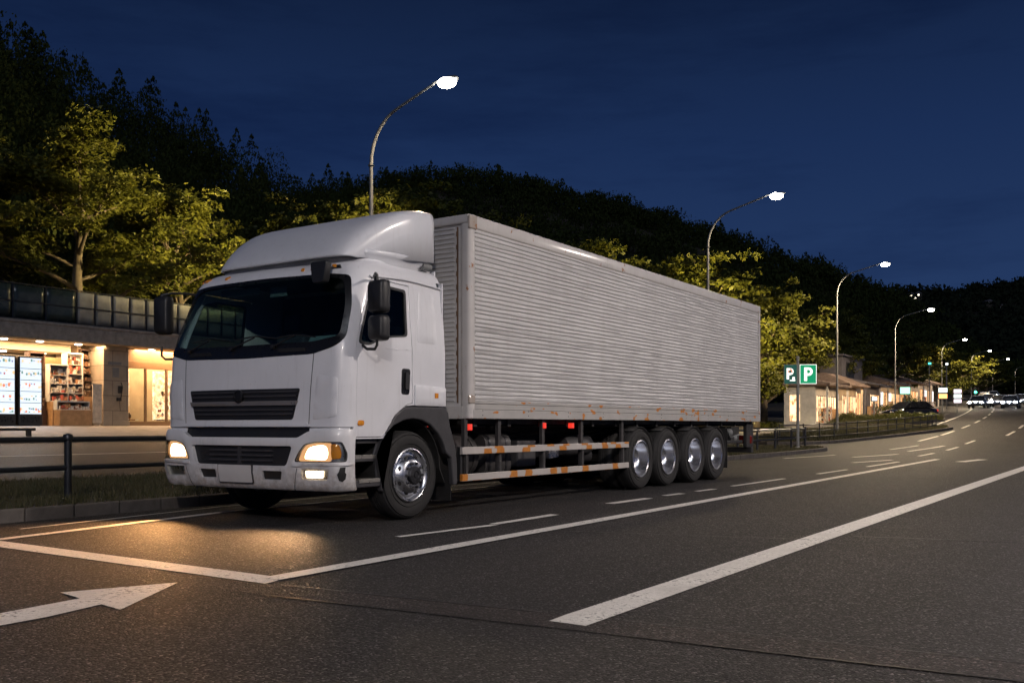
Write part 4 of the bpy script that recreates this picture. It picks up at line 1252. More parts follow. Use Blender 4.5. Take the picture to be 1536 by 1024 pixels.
for sx in (1, -1):
    wheel(sx * (W_ - .02 if sx > 0 else W_ - .10), 1.20, .52, 'front', sx)
    for y in (7.35, 8.49, 9.73, 10.85):
        wheel(sx * (W_ - .005), y, .53, 'rear', sx)
        # curved mudguard
    for y in (7.35, 8.49, 9.73, 10.85):
        mb = MB(); n_ = 14; vs = []
        for k in range(n_ + 1):
            a = math.radians(lerp(118, -8, k / n_))
            yy, zz = y + .585 * math.cos(a), .50 + .585 * math.sin(a)
            vs += [(sx * (W_ - .02), yy, zz), (sx * (W_ - .66), yy, zz)]
        mb.add(vs, [(2 * i, 2 * i + 1, 2 * i + 3, 2 * i + 2) for i in range(n_)])
        o = mb.build('mudguard', M['chassis'], truck, smooth=True, angle=60); m_ = o.modifiers.new('s', 'SOLIDIFY'); m_.thickness = .012
    mb = MB(); mb.bb((sx * (W_ - .62), 11.49, .22), (sx * (W_ - .02), 11.50, 1.05)); mb.build('mud_flap', M['chassis'], truck)
# rear under-run bar and lamps
mb = MB(); mb.bb((-W_ + .06, 13.05, .50), (W_ - .05, 13.20, .62)); mb.bb((.5, 12.9, .6), (.6, 13.1, 1.1)); mb.bb((-.6, 12.9, .6), (-.5, 13.1, 1.1))
mb.bb((W_ - .18, 12.9, .62), (W_ - .1, 13.35, 1.15)); mb.bb((-W_ + .1, 12.9, .62), (-W_ + .18, 13.35, 1.15)); mb.bb((W_ - .5, 11.8, .72), (W_ - .14, 12.75, .78)); mb.bb((W_ - .6, 12.2, .78), (W_ - .2, 12.7, 1.08))
rb = mb.build('rear_bumper', M['chassis'], truck, bevel=.01)
for sx in (1, -1):
    mb = MB(); mb.bb((sx * (W_ - .55), 13.10, .70), (sx * (W_ - .08), 13.22, .88)); mb.build('tail_lamp', M['reddark'], rb, bevel=.015)
mb = MB(); mb.sphere((W_ - .22, 12.45, .83), .07, 10, 6); mb.sphere((W_ - .25, 12.2, .95), .09, 10, 6); mb.tube([(W_ - .2, 11.9, 1.05), (W_ - .22, 12.2, .85), (W_ - .2, 12.7, .9)], .02, 6); mb.build('rear_valve_gear', M['galv'], truck, smooth=True)
# ------------------------------------------------------------------ lights helper
def light(name, typ, loc, energy, col, parent=None, **kw):
    l = D.lights.new(name, typ); l.energy = energy; l.color = col
    for k, v in kw.items(): setattr(l, k, v)
    o = D.objects.new(name, l); COL.objects.link(o); o.location = loc
    if parent is not None: o.parent = parent
    return o
def aim(o, d):
    o.rotation_euler = Vector(d).to_track_quat('-Z', 'Y').to_euler()

# ------------------------------------------------------------------ street lamps
lamp_em2 = emis('street_lamp_glow', (1.0, .93, .82), 60)
def street_lamp(x, y, h, arm=2.4, dirx=1, label='', e=1500, col=(1.0, .76, .48), rz=0):
    z0 = G(x, y)
    if -16.4 < x < -10.6 and y < 41: z0 += .12
    r = empty('street_lamp', (x, y, z0), rz, label, 'street lamp', 'street lamps along the road')
    mb = MB()
    pts = [(0, 0, -.05), (0, 0, 1.3), (0, 0, 1.301), (0, 0, h * .5), (0, 0, h - 1.55)]
    rad = [.085, .08, .065, .055, .046]
    mb.lathe([(.13, -.05), (.13, .03), (.09, .06)], (0, 0, 0), 'z', 16)
    for k in range(1, 9):
        a = math.radians(75) * k / 8
        pts.append((dirx * 1.15 * (1 - math.cos(a)), 0, h - 1.55 + 1.25 * math.sin(a))); rad.append(lerp(.046, .034, k / 8))
    pts.append((dirx * (arm - .30), 0, h + .02)); rad.append(.03)
    mb.tube(pts, rad, 14); mb.build('pole', M['galv'], r, smooth=True)
    mb = MB()
    for k in range(3): mb.lathe([(.075, 0), (.075, .04)], (0, 0, h - 1.6 + .0 * k), 'z', 12)
    mb.build('pole_collar', M['galv'], r, smooth=True)
    hd = MB()
    prof = [(0.0, .03), (.08, .055), (.25, .10), (.50, .13), (.68, .10), (.74, .03)]
    base = 0
    N = 14
    for (t, w) in prof:
        for k in range(N):
            a = 2 * PI * k / N
            hd.v.append((dirx * (arm - .34 + t), math.cos(a) * w, h + .03 + math.sin(a) * w * (.55 if math.sin(a) > 0 else .25)))
    for i in range(len(prof) - 1):
        for k in range(N):
            k2 = (k + 1) % N; hd.f.append((i * N + k, i * N + k2, (i + 1) * N + k2, (i + 1) * N + k)); hd.m.append(0)
    hd.f.append(tuple(range(N))); hd.m.append(0); hd.f.append(tuple((len(prof) - 1) * N + k for k in range(N))); hd.m.append(0)
    hd.build('lamp_head', M['galv'], r, smooth=True)
    mb = MB(); mb.sphere((dirx * (arm + .08), 0, h - .03), .2, 16, 8, s=(1.2, .85, .62)); mb.build('lamp_lens', lamp_em2, r, smooth='all')
    l = light('lamp_light', 'SPOT', (dirx * (arm + .08), 0, h - .26), e, col, r, shadow_soft_size=.15, spot_size=math.radians(168), spot_blend=.25)
    return r
LE = 900
LAMPS = [(-15.5, 17.15, 8.9, 2.25, 'tallest looking street lamp rising behind the cab of the lorry', 700),
 (-13.2, 33.1, 9.2, 2.5, 'street lamp on the grass median behind the rear half of the cargo body', 900),
 (-14.5, 56.4, 9.75, 2.6, 'street lamp on the grassed island just right of the green parking sign', 6500),
 (-16.0, 80.0, 8.75, 2.6, 'street lamp on the farther island beside the parked dark car', 6500),
 (-20.3, 129.5, 8.4, 2.6, 'fifth street lamp along the row, above the lit shop signs', 5500),
 (-22.0, 168.6, 8.1, 2.6, 'small distant street lamp left of the last dark trees', 5500),
 (-23.0, 205.0, 7.5, 2.6, 'farthest street lamp whose pole can be seen, over the oncoming cars', 3000),
 (-24.4, 262.0, 7.0, 2.6, 'lamp head at the right edge above the bend in the road', 3000)]
for x, y, h, a, lb, e in LAMPS: street_lamp(x, y, h, a, 1, lb, e)
# added lamps outside the frame, near side of the road, to light lorry and asphalt
for x, y, e in ((7.5, -7.0, 1), (8.5, 13.0, 1), (9.0, 36.0, 1)):
    street_lamp(x, y, 9.2, 2.6, -1, 'added street lamp out of frame on the near verge of the road', NEAR_E * e, (1.0, .88, .80))

# added floodlights, unseen behind the lorry, put in to light the trees
def added_flood(x, y, z0, h, d, label, e, col=(1.0, .77, .34), sp_=110):
    r = empty('floodlight', (x, y, z0), 0, label, 'floodlight', 'added pole floodlights hidden behind the lorry, aimed at the trees')
    mb = MB(); mb.lathe([(.12, -.05), (.12, .1), (.06, .16), (.045, h)], (0, 0, 0), 'z', 12); mb.build('pole', M['railing'], r, smooth=True)
    rm = Vector(d).to_track_quat('Y', 'Z').to_matrix()
    mb = MB(); mb.box((0, 0, h + .15), (.5, .16, .36), rot=rm); hd = mb.build('lamp_head', M['black'], r, bevel=.02)
    c = Vector((0, 0, h + .15)) + rm @ Vector((0, .085, 0)); mb = MB(); mb.box(tuple(c), (.44, .012, .30), rot=rm); mb.build('lit_face', lamp_em2, r)
    c = Vector((0, 0, h + .15)) + rm @ Vector((0, .13, 0))
    l = light('lamp_light', 'SPOT', c, e, col, r, shadow_soft_size=.15, spot_size=math.radians(sp_), spot_blend=.5); aim(l, d)
added_flood(-30.9, 32.6, G(-30.9, 32.6) + .13, 8.6, (-10, -7.0, 4.0), 'added floodlight hidden behind the cab, aimed at the big spreading tree', ADDED_FLOOD_E * 2.1, sp_=106)
added_flood(-33.5, 38.0, G(-33.5, 38) + .13, 8.4, (-6, 3, 1.5), 'added floodlight hidden behind the cab roof, aimed at the bushy trees', ADDED_FLOOD_E * .7)
added_flood(-25.0, 44.5, G(-25, 44.5) + .03, 7.4, (-2, 8, .5), 'added floodlight hidden behind the middle of the cargo body', ADDED_FLOOD_E * .35)
added_flood(-18.6, 48.5, G(-18.6, 48.5) + .03, 5.6, (-3, 7.0, 1.8), 'added floodlight hidden behind the rear of the cargo body', ADDED_FLOOD_E * 1.3)

# moonlight: one weak, soft sun
s = light('moonlight', 'SUN', (20, -20, 40), MOON, (.80, .86, 1.0), angle=math.radians(24))
aim(s, (-.55, .62, -.58))

# headlamp beams
for sx, k in ((1, 1.0), (-1, 1.3)):
    p = Vector(cabP(sx * A_f(1.08, .8), .80, .06))
    l = light('headlight_beam', 'SPOT', p, HEAD_E * k, (1.0, .48, .17), truck, spot_size=math.radians(95), spot_blend=.9, shadow_soft_size=.05)
    aim(l, (.02 if sx > 0 else .30, -1, -.45))
p = Vector(cabP(A_f(1.05, .57), .57, .07)); l = light('fog_lamp_beam', 'SPOT', p, HEAD_E * .25, (1.0, .70, .42), truck, spot_size=math.radians(110), spot_blend=1.0, shadow_soft_size=.04); aim(l, (0, -1, -.3))

# ------------------------------------------------------------------ left: shops under the deck
FX = -35.4
FL = 1.10
def thing_mesh(name, mb, mat, label, cat, group=None, **k):
    # a thing that is one mesh; origin at its base
    zs = [v[2] for v in mb.v]; cx = sum(v[0] for v in mb.v) / len(mb.v); cy = sum(v[1] for v in mb.v) / len(mb.v); z0 = min(zs)
    mb.v = [(v[0] - cx, v[1] - cy, v[2] - z0) for v in mb.v]
    o = mb.build(name, mat, **k); o.location = (cx, cy, z0); tag(o, label, cat, group); return o
sb = empty('shop_building', (FX, 24, FL), 0, 'long low shop building with open lit shopfronts under a concrete deck', 'building')
def L_(mb):
    mb.v = [(v[0] - FX, v[1] - 24, v[2] - FL) for v in mb.v]; return mb
mb = MB(); mb.bb((-45, -14, 4.98), (FX + .55, 46, 5.10)); mb.bb((FX + .30, -14, 4.42), (FX + .52, 46, 4.98)); L_(mb).build('deck_slab', M['concrete'], sb, bevel=.02)
mb = MB(); mb.bb((-45, -14, 4.40), (FX + .29, 46, 4.97)); mb.bb((-41, -14, 4.05), (FX - .75, 21.9, 4.40)); L_(mb).build('ceiling', M['wall'], sb)
mb = MB(); mb.bb((-45, -14, .6), (FX + .1, 46, FL)); L_(mb).build('floor_slab', M['concrete'], sb, bevel=.02)
mb = MB(); mb.bb((FX - 2.0, 24.0, FL), (FX - 1.9, 31.4, 4.38)); L_(mb).build('inner_wall', M['wall'], sb)
mb = MB(); mb.bb((-44, -14, FL), (-43.8, 46, 4.40)); mb.bb((-43.8, 22.3, FL), (FX - .9, 22.45, 4.4)); mb.bb((-43.8, 45.6, FL), (FX - .1, 45.8, 4.4)); mb.bb((-43.8, 13.4, FL), (FX - .9, 13.55, 4.4)); L_(mb).build('inner_wall', M['wall'], sb)
for y in (-2.6, 7.0, 13.9, 22.80, 31.5, 40.0):
    mb = MB(); mb.bb((FX - .95, y, FL), (FX + .14, y + 1.15, 4.40)); mb.bb((FX - 1.0, y - .03, FL - .3), (FX + .18, y + 1.18, FL + .18)); L_(mb).build('pillar', M['stone'], sb, bevel=.012)
# glazed shopfront to the right of the pillar
def shopfront(y0, y1, x, doors):
    mb = MB()
    mb.bb((x - .06, y0, 3.55), (x + .06, y1, 3.85)); mb.bb((x - .04, y0, 3.84), (x + .03, y1, 4.39)); mb.bb((x - .06, y0, FL), (x + .05, y1, FL + .18))
    n = int((y1 - y0) / 1.05)
    for k in range(n + 1):
        y = lerp(y0, y1, k / n); mb.bb((x - .062, y - .04, FL + .18), (x + .055, y + .04, 3.55))
    fr_ = L_(mb).build('shopfront_frame', simple('brown_frame_%d' % int(y0), (.20, .12, .06), .5), sb, bevel=.006)
    mb = MB(); mb.bb((x - .01, y0, FL + .18), (x, y1, 3.55)); L_(mb).build('shopfront_glass', M['shopglass'], sb)
shopfront(24.0, 31.4, FX - .3, 0); shopfront(32.7, 39.9, FX - .3, 0)
shopfront(14.9, 17.8, FX - 2.6, 0)
shopfront(-1.3, 6.9, FX - .4, 0)
# parapet fence on the deck
pf = empty('parapet_fence', (FX + .35, 20, 5.10), 0, 'panelled parapet fence along the deck above the shops, dark glass then pale sheets', 'fence')
def Lp(mb):
    mb.v = [(v[0] - FX - .35, v[1] - 20, v[2] - 5.10) for v in mb.v]; return mb
darkp = simple('dark_fence_glass', (.03, .045, .045), .25, var=.4, nscale=1)
palep = simple('pale_fence_sheet', (.36, .34, .30), .75, var=.45, nscale=1.2)
y = -10.5; k = 0
while y < 45:
    big = y < 20.3
    w = 1.28 if big else .79
    mb = MB(); mb.bb((FX + .325, y - .022, 5.10), (FX + .375, y + .022, 6.50)); Lp(mb).build('fence_post', M['railing'], pf)
    mb = MB()
    n_ = 6; vs = []
    for a in range(n_ + 1):
        for b in range(5):
            yy = lerp(y + .03, y + w - .03, a / n_); zz = lerp(5.16, 6.42, b / 4)
            vs.append((FX + .345 + (0 if big else .012 * math.sin(a * 1.7 + k) * math.sin(b * 1.3 + k * 2)), yy, zz))
    mb.add(vs, [(a * 5 + b, (a + 1) * 5 + b, (a + 1) * 5 + b + 1, a * 5 + b + 1) for a in range(n_) for b in range(4)])
    o = Lp(mb).build('fence_panel', darkp if big else palep, pf, smooth='all'); m_ = o.modifiers.new('s', 'SOLIDIFY'); m_.thickness = .012
    y += w; k += 1
for z in (5.14, 5.80, 6.46):
    mb = MB(); mb.bb((FX + .36, -10.5, z - .02), (FX + .392, 45, z + .02)); Lp(mb).build('fence_rail', M['railing'], pf)
# ceiling downlights
cl_em = emis('ceiling_downlight_glow', (1.0, .93, .82), 14)
warm = (1.0, .62, .30)
for i, (x, y) in enumerate([(FX - .2, 18.9), (FX - .2, 20.3), (FX - .2, 21.9), (FX - 1.6, 19.6), (FX - 1.6, 21.2), (FX - .2, 25.3), (FX - .2, 27.3), (FX - .2, 29.4), (FX - .2, 17.2), (FX - .2, 15.5), (FX - 1.8, 16.6)]):
    mb = MB(); z = 4.39 if x > FX - .7 else 4.04
    mb.lathe([(.13, 0), (.13, -.03), (.001, -.035)], (x - FX, y - 24, z - FL), 'z', 16); mb.build('downlight', cl_em, sb, smooth=True)
def shop_area(y0, y1, x, e, z=4.0, col=warm, sx=3.0):
    l = light('shop_ceiling_light', 'AREA', (x - FX, (y0 + y1) / 2 - 24, z - FL), e, col, sb, shape='RECTANGLE', size=sx, size_y=(y1 - y0)); return l
shop_area(14.6, 22.2, FX - 2.0, SHOP_E, 4.0, (1.0, .66, .36))
shop_area(24.2, 31.0, FX - 1.1, SHOP_E * .6, 4.3, (1.0, .66, .36), 1.2)
shop_area(32.5, 39.5, FX - 2.5, SHOP_E * .6, 4.3)
shop_area(0, 6.5, FX - 2.5, SHOP_E * .6, 4.3)
l = light('shop_ceiling_light', 'AREA', (-.1, 19.4 - 24, 4.36 - FL), SHOP_E * .8, (1.0, .60, .30), sb, shape='RECTANGLE', size=.6, size_y=7)
l = light('shop_ceiling_light', 'AREA', (-.1, 28.0 - 24, 4.36 - FL), SHOP_E * 1.5, (1.0, .60, .30), sb, shape='RECTANGLE', size=.6, size_y=7)

# goods material: many small colours
def goods_mat(name, sc, lo, pal):
    m = NT(name)
    v = m.n('ShaderNodeTexVoronoi', feature='F1', distance='CHEBYCHEV'); v.inputs['Scale'].default_value = sc; v.inputs['Randomness'].default_value = .7
    m.l(m.co(scale=(1, 1, .8)), v.inputs['Vector'])
    s_ = m.n('ShaderNodeSeparateColor'); m.l(v.outputs['Color'], s_.inputs[0])
    c = m.ramp(s_.outputs[0], [(i / len(pal), p) for i, p in enumerate(pal)], 'CONSTANT')
    c = m.mix(m.ramp(m.noise(m.co(), sc * 2.5, 3), [(.4, 0.0), (.6, lo)]), c, (.05, .03, .02))
    m.set(base=c, rough=.6); return m.mat
pal1 = [(.75, .7, .6), (.30, .12, .06), (.8, .78, .72), (.12, .07, .05), (.65, .35, .15), (.78, .74, .66), (.05, .04, .04), (.6, .12, .08), (.7, .6, .4)]
gm1 = goods_mat('shop_goods', 7, .5, pal1)
gm2 = goods_mat('dark_goods', 6, .7, [(.12, .07, .05), (.3, .16, .08), (.06, .04, .03), (.5, .4, .3), (.18, .1, .05)])
pal3 = [(.85, .85, .85), (.8, .25, .12), (.85, .86, .9), (.9, .6, .3), (.15, .3, .25), (.85, .85, .85), (.5, .1, .1), (.2, .2, .35)]
wood = simple('counter_wood', (.45, .27, .13), .55, var=.3)
darkwood = simple('dark_cabinet_wood', (.07, .04, .03), .5, var=.3)
def rack(x, y0, y1, z1, levels, matg, frame, label, base_h=.6, basem=None, group='racks of goods in the open shop'):
    t = empty('display_rack', (x, (y0 + y1) / 2, FL), 0, label, 'display rack', group)
    w = (y1 - y0) / 2
    mb = MB(); mb.bb((-.25, -w, 0), (.28, w, base_h)); mb.build('cabinet_base', basem or wood, t, bevel=.01)
    mb = MB(); mb.bb((-.30, -w, 0), (-.26, w, z1)); 
    for s_ in (-1, 1): mb.bb((-.26, s_ * w - .02, base_h), (.1, s_ * w + .02, z1))
    mb.bb((-.26, -w, z1 - .05), (.12, w, z1)); mb.build('rack_frame', frame, t)
    for k in range(levels):
        z = lerp(base_h, z1 - .1, k / levels)
        d = lerp(.26, .02, k / max(1, levels - 1))
        mb = MB(); mb.bb((-.26, -w + .02, z), (d, w - .02, z + .025)); mb.build('shelf', frame, t)
        mb = MB(); yy = -w + .05
        hmax = (z1 - .1 - base_h) / levels * .85
        while yy < w - .09:
            ww = R.uniform(.06, .16); hh = hmax * R.uniform(.45, 1); mb.bb((-.1 + R.uniform(-.05, .05), yy, z + .03), (d - .02 - R.uniform(0, .05), min(yy + ww, w - .03), z + .03 + hh)); yy += ww + R.uniform(.005, .03)
        o = mb.build('goods', matg, t); o['kind'] = 'stuff'
    return t
white = simple('white_rack', (.7, .68, .62), .5)
rack(FX - .75, 20.15, 20.75, 2.9, 4, gm2, darkwood, 'narrow dark rack of brown goods right of the lit vending machines', .6, darkwood)
rack(FX - .45, 20.80, 21.55, 2.45, 4, gm1, white, 'display rack with pale packages above a light wooden base', .95)
rack(FX - .55, 21.57, 22.25, 2.95, 5, gm1, white, 'display rack with a dark top shelf over a black and maroon base', .9, darkwood)
rack(FX - .85, 22.35, 22.85, 3.15, 6, gm2, darkwood, 'tall dark rack of small items standing against the stone pillar', 1.2)
rack(FX - 3.4, 18.5, 22.1, 3.2, 5, gm1, white, 'long white wall rack of goods at the back of the open shop', .5)
rack(FX - 1.6, 15.0, 17.3, 2.6, 4, gm1, white, 'wide goods rack behind the vending machines', .5)
rack(FX - .02, 20.85, 22.2, .98, 1, gm1, white, 'low basket counter of small packages in front of the display racks', .62, wood)
mb = MB(); mb.bb((FX + .1, 22.32, FL + .1), (FX + .13, 22.72, FL + 1.7)); mb.bb((FX - .05, 22.48, FL), (FX + .3, 22.56, FL + .06)); thing_mesh('banner_stand', mb, simple('banner_cloth', (.7, .62, .5), .8, var=.35, nscale=5), 'pale standing banner between the racks and the stone pillar', 'banner')
# hanging signboards/fluorescent box over the goods
mb = MB(); mb.bb((FX - 1.2, 20.4, 3.45), (FX - 1.1, 22.2, 3.85)); 
for k in range(5): mb.bb((FX - 1.09, 20.45, 3.48 + k * .08), (FX - 1.08, 22.1, 3.52 + k * .08))
lb_em = emis('light_box_glow', (1.0, .86, .66), 1.6)
t_ = mb
for (y0, y1, z, x) in ((20.25, 20.95, 3.12, -1.0), (21.05, 22.2, 3.2, -1.25)):
    q = MB(); q.bb((FX + x - .04, y0, z - .12), (FX + x, y1, z + .12)); q.v = [(v[0] - FX, v[1] - 24, v[2] - FL) for v in q.v]; q.build('light_box', lb_em, sb, bevel=.01)
for (y0, y1, z0, z1, x) in ((18.6, 19.4, 3.4, 3.9, -2.9), (19.6, 20.6, 3.35, 3.95, -2.9), (20.9, 21.9, 3.4, 3.95, -2.9)):
    q = MB(); q.bb((FX + x, y0, z0), (FX + x + .03, y1, z1)); q.v = [(v[0] - FX, v[1] - 24, v[2] - FL) for v in q.v]; q.build('poster', gm1, sb)
t = thing_mesh('hanging_lattice_panel', mb, wood, 'wooden lattice panel hanging from the ceiling over the racks', 'panel')
# window displays: backlit white panels with figures
disp_em = NT('display_backlight')
dn = disp_em.noise(disp_em.co(), 6, 6, .7)
disp_em.set(base=(.7, .6, .5), em=disp_em.ramp(dn, [(.36, (.25, .08, .02)), (.45, (.8, .35, .10)), (.52, (1, .8, .5)), (.60, (1, .95, .85))]), es=1.15)
for i, (y0, y1, lb) in enumerate(((24.15, 24.95, 'bright window display just right of the stone pillar'), (26.15, 27.4, 'bright window display partly hidden by the lorry mirror'), (28.4, 30.6, 'bright window display farther along behind the lorry'))):
    t = empty('window_display', (FX - 1.3, (y0 + y1) / 2, FL), 0, lb, 'window display')
    mb = MB(); mb.bb((-.05, -(y1 - y0) / 2, .25), (0, (y1 - y0) / 2, 2.45)); mb.build('backlit_panel', disp_em.mat, t)
    mb = MB()
    for k in range(int((y1 - y0) * 9)):
        yy = R.uniform(-(y1 - y0) / 2 + .08, (y1 - y0) / 2 - .08); zz = R.uniform(.25, 1.6); mb.sphere((R.uniform(.1, .5), yy, zz), R.uniform(.03, .10), 8, 5, s=(1, 1, R.uniform(1, 1.8)))
    mb.bb((.05, -(y1 - y0) / 2, .22), (.7, (y1 - y0) / 2, .27))
    o = mb.build('goods', gm1, t, smooth=True); o['kind'] = 'stuff'
# vending machines
def vend_face(name, seed):
    m = NT(name)
    tc = m.co(); sp_ = m.n('ShaderNodeSeparateXYZ'); m.l(tc, sp_.inputs[0])
    v = m.n('ShaderNodeTexVoronoi', feature='F1'); v.inputs['Scale'].default_value = 9 + seed; v.inputs['Randomness'].default_value = .55; m.l(m.co(scale=(1, 1, .75)), v.inputs['Vector'])
    s_ = m.n('ShaderNodeSeparateColor'); m.l(v.outputs['Color'], s_.inputs[0])
    c = m.ramp(s_.outputs[0], [(i / len(pal3), p) for i, p in enumerate(pal3)], 'CONSTANT')
    row = m.math('SINE', m.math('MULTIPLY', sp_.outputs[2], 13.5))
    k = m.math('MULTIPLY', m.ramp(row, [(.25, 0.0), (.35, 1.0)]), m.ramp(v.outputs['Distance'], [(.40, 1.0), (.55, 0.0)]))
    c = m.mix(k, (.75, .87, 1.0), c)
    m.set(base=(.3, .3, .3), em=c, es=1.15); return m.mat
for i, (y0, y1) in enumerate(((17.75, 18.95), (19.05, 19.98))):
    t = empty('vending_machine', (FX + .55, (y0 + y1) / 2, FL), 0, ('left lit vending machine with a wide white product window', 'right lit vending machine nearer the racks with rows of red items')[i], 'vending machine', 'vending machines in front of the shop')
    w = (y1 - y0) / 2
    mb = MB(); mb.bb((-.75, -w, .0), (0, w, 2.62)); mb.build('cabinet', M['black'], t, bevel=.02)
    mb = MB(); mb.bb((-.02, -w + .06, .42), (.012, w - .06, 2.56)); mb.build('lit_window', vend_face('vending_window_glow_%d' % i, i * 2), t)
    mb = MB(); mb.bb((0.0, -w + .1, .12), (.02, w - .1, .34)); mb.build('dispensing_flap', M['blackgloss'], t, bevel=.01)
    for k in range(5):
        mb = MB(); mb.bb((.012, -w + .07, .42 + .43 * k), (.022, w - .07, .44 + .43 * k)); mb.build('shelf_edge', M['galv'], t)
    mb = MB(); mb.bb((-.6, -w + .05, -.25), (-.1, w - .05, 0.0)); mb.build('plinth', M['black'], t)
    light('machine_glow', 'AREA', (.10, 0, 1.4), 45, (.85, .92, 1.0), t, shape='RECTANGLE', size=1.9, size_y=1).rotation_euler = (0, math.radians(-90), 0)
# wall telephone / fixture on pillar
mb = MB(); mb.bb((FX + .14, 23.45, 2.45), (FX + .22, 23.60, 2.75)); mb.tube([(FX + .2, 23.55, 2.9), (FX + .24, 23.60, 2.7), (FX + .22, 23.55, 2.3), (FX + .2, 23.5, 2.2)], .02, 6); mb.bb((FX + .14, 23.38, 2.12), (FX + .24, 23.55, 2.26)); mb.tube([(FX + .17, 23.5, 2.15), (FX + .17, 23.54, 1.7)], .008, 5)
thing_mesh('wall_fixture', mb, M['black'], 'small dark fixture with a hanging cable on the stone pillar', 'fixture')
mb = MB(); mb.bb((FX + .141, 23.0, 3.62), (FX + .16, 23.6, 3.74)); mb.bb((FX + .141, 23.2, 3.1), (FX + .155, 23.5, 3.5)); thing_mesh('notice_plate', mb, M['galv'], 'small notice plate fixed high on the stone pillar', 'plate')
mb = MB(); mb.tube([(-30.8, 13.0, .98 ), (-30.8, 17.4, .98)], .05, 8); mb.bb((-30.85, 16.0, .6), (-30.75, 16.2, .95)); mb.bb((-30.85, 17.1, .6), (-30.75, 17.25, .95)); thing_mesh('kerb_barrier', mb, M['black'], 'low black barrier on the pavement below the vending machines', 'barrier')

# ------------------------------------------------------------------ trees
def rot_to(d):
    return Vector(d).to_track_quat('Z', 'Y').to_matrix()
def tree_proto(seed, H=9.0, spread=4.2, nleaf=11000, lsz=.17, mat=None, lean=0, pads=46, first=.18):
    rr = random.Random(seed); rg = np.random.default_rng(seed)
    br = MB()
    tips = []
    # trunk
    tp = [Vector((0, 0, -.3))]; 
    for k in range(1, 8):
        t = k / 7; tp.append(Vector((lean * t * 1.2 + .22 * math.sin(k * 1.3 + seed) * t, .22 * math.cos(k * 1.7 + seed) * t, H * .70 * t)))
    br.tube(tp, [lerp(.24, .06, (k / 7) ** .8) * H / 9 for k in range(8)], 9)
    nl = 11
    for i in range(nl):
        t = lerp(first, .95, i / (nl - 1)); f = t * 7; a_ = int(min(6, f)); base = tp[a_].lerp(tp[a_ + 1], f - a_)
        az = i * 2.4 + rr.uniform(-.4, .4); el = lerp(.35, 1.1, t)
        Ln = spread * lerp(1.0, .45, t ** 1.4) * rr.uniform(.85, 1.12)
        d = Vector((math.cos(az), math.sin(az), el * .8)).normalized()
        pts = [base]; p = base.copy(); dd = d.copy()
        for k in range(6):
            dd = (dd + Vector((rr.uniform(-.18, .18), rr.uniform(-.18, .18), rr.uniform(-.10, .12)))).normalized(); p = p + dd * Ln / 6; pts.append(p.copy())
        r0_ = .10 * H / 9 * lerp(1.1, .5, t)
        br.tube(pts, [lerp(r0_, .018, k / 6) for k in range(7)], 6)
        for k in range(2, 7):
            for s_ in range(2):
                q = pts[k]; d2 = (dd + Vector((rr.uniform(-1, 1), rr.uniform(-1, 1), rr.uniform(-.15, .55)))).normalized(); l2 = Ln * rr.uniform(.22, .42)
                q2 = q + d2 * l2 * .5 + Vector((0, 0, .05)); q3 = q + d2 * l2
                br.tube([q, q2, q3], [.028, .018, .008], 4, caps=False)
                tips.append(q3); tips.append(q2)
    top_ = tp[-1]
    for k in range(10): tips.append(top_ + Vector((rr.gauss(0, spread * .2), rr.gauss(0, spread * .2), rr.uniform(.0, H * .28))))
    tips = [t for t in tips if t.z > H * .14]
    rr.shuffle(tips)
    C = np.array([tuple(t) for t in tips]); m = len(C)
    sz = rg.uniform(.45, 1.0, m) * spread * .17
    idx = rg.integers(0, m, nleaf)
    # fewer leaves on some pads -> gaps
    dens = rg.uniform(.15, 1, m); keep = rg.uniform(0, 1, nleaf) < dens[idx]; idx = idx[keep]; n = len(idx)
    ang = rg.uniform(0, 2 * PI, n); rad = np.sqrt(rg.uniform(0, 1, n)) * sz[idx]
    P = C[idx] + np.stack([np.cos(ang) * rad, np.sin(ang) * rad, rg.normal(0, .16, n) * sz[idx] - .22 * rad + .10], 1)
    # small leaves: rhombus quads
    nz_ = np.stack([rg.normal(0, .55, n) + np.cos(ang) * .35, rg.normal(0, .55, n) + np.sin(ang) * .35, rg.uniform(.25, 1.1, n)], 1); nz_ /= np.linalg.norm(nz_, axis=1)[:, None]
    u = np.cross(nz_, rg.normal(0, 1, (n, 3))); u /= np.linalg.norm(u, axis=1)[:, None]; w = np.cross(nz_, u)
    s_ = rg.uniform(.6, 1.25, n)[:, None] * lsz
    v = np.stack([P - u * s_, P - w * s_ * .55, P + u * s_, P + w * s_ * .55], 1)
    return br, v.reshape(-1, 3), np.arange(n * 4).reshape(-1, 4)
PROTO = []
for sd_, H_, sp__, nl_, ls_, fm in ((1, 10.5, 5.4, 52000, .098, 'leaf'), (2, 9.0, 4.4, 26000, .125, 'leaf'), (3, 9.5, 3.8, 24000, .125, 'leaf2'), (4, 8.0, 4.6, 26000, .125, 'leaf')):
    b_, v_, f_ = tree_proto(sd_, H_, sp__, nl_, ls_)
    me_b = b_.build('trunk', M['bark'], smooth='all', fix=False); D.objects.remove(me_b, do_unlink=True) if False else None
    crown = npmesh('crown', v_, f_, M[fm])
    PROTO.append((me_b, crown, H_))
used = [False] * 4
def tree(pi, x, y, z, h, rz, label, cat='tree', group='street and hillside trees by the road', wide=1.0):
    tb, cr_, H_ = PROTO[pi]
    e = empty('broadleaf_tree', (x, y, z), rz, label, cat, group)
    s_ = h / H_
    e.scale = (s_ * wide, s_ * wide, s_)
    if not used[pi]: b, c = tb, cr_; used[pi] = True
    else:
        b, c = tb.copy(), cr_.copy(); COL.objects.link(b); COL.objects.link(c)
    b.parent = e; c.parent = e
    return e
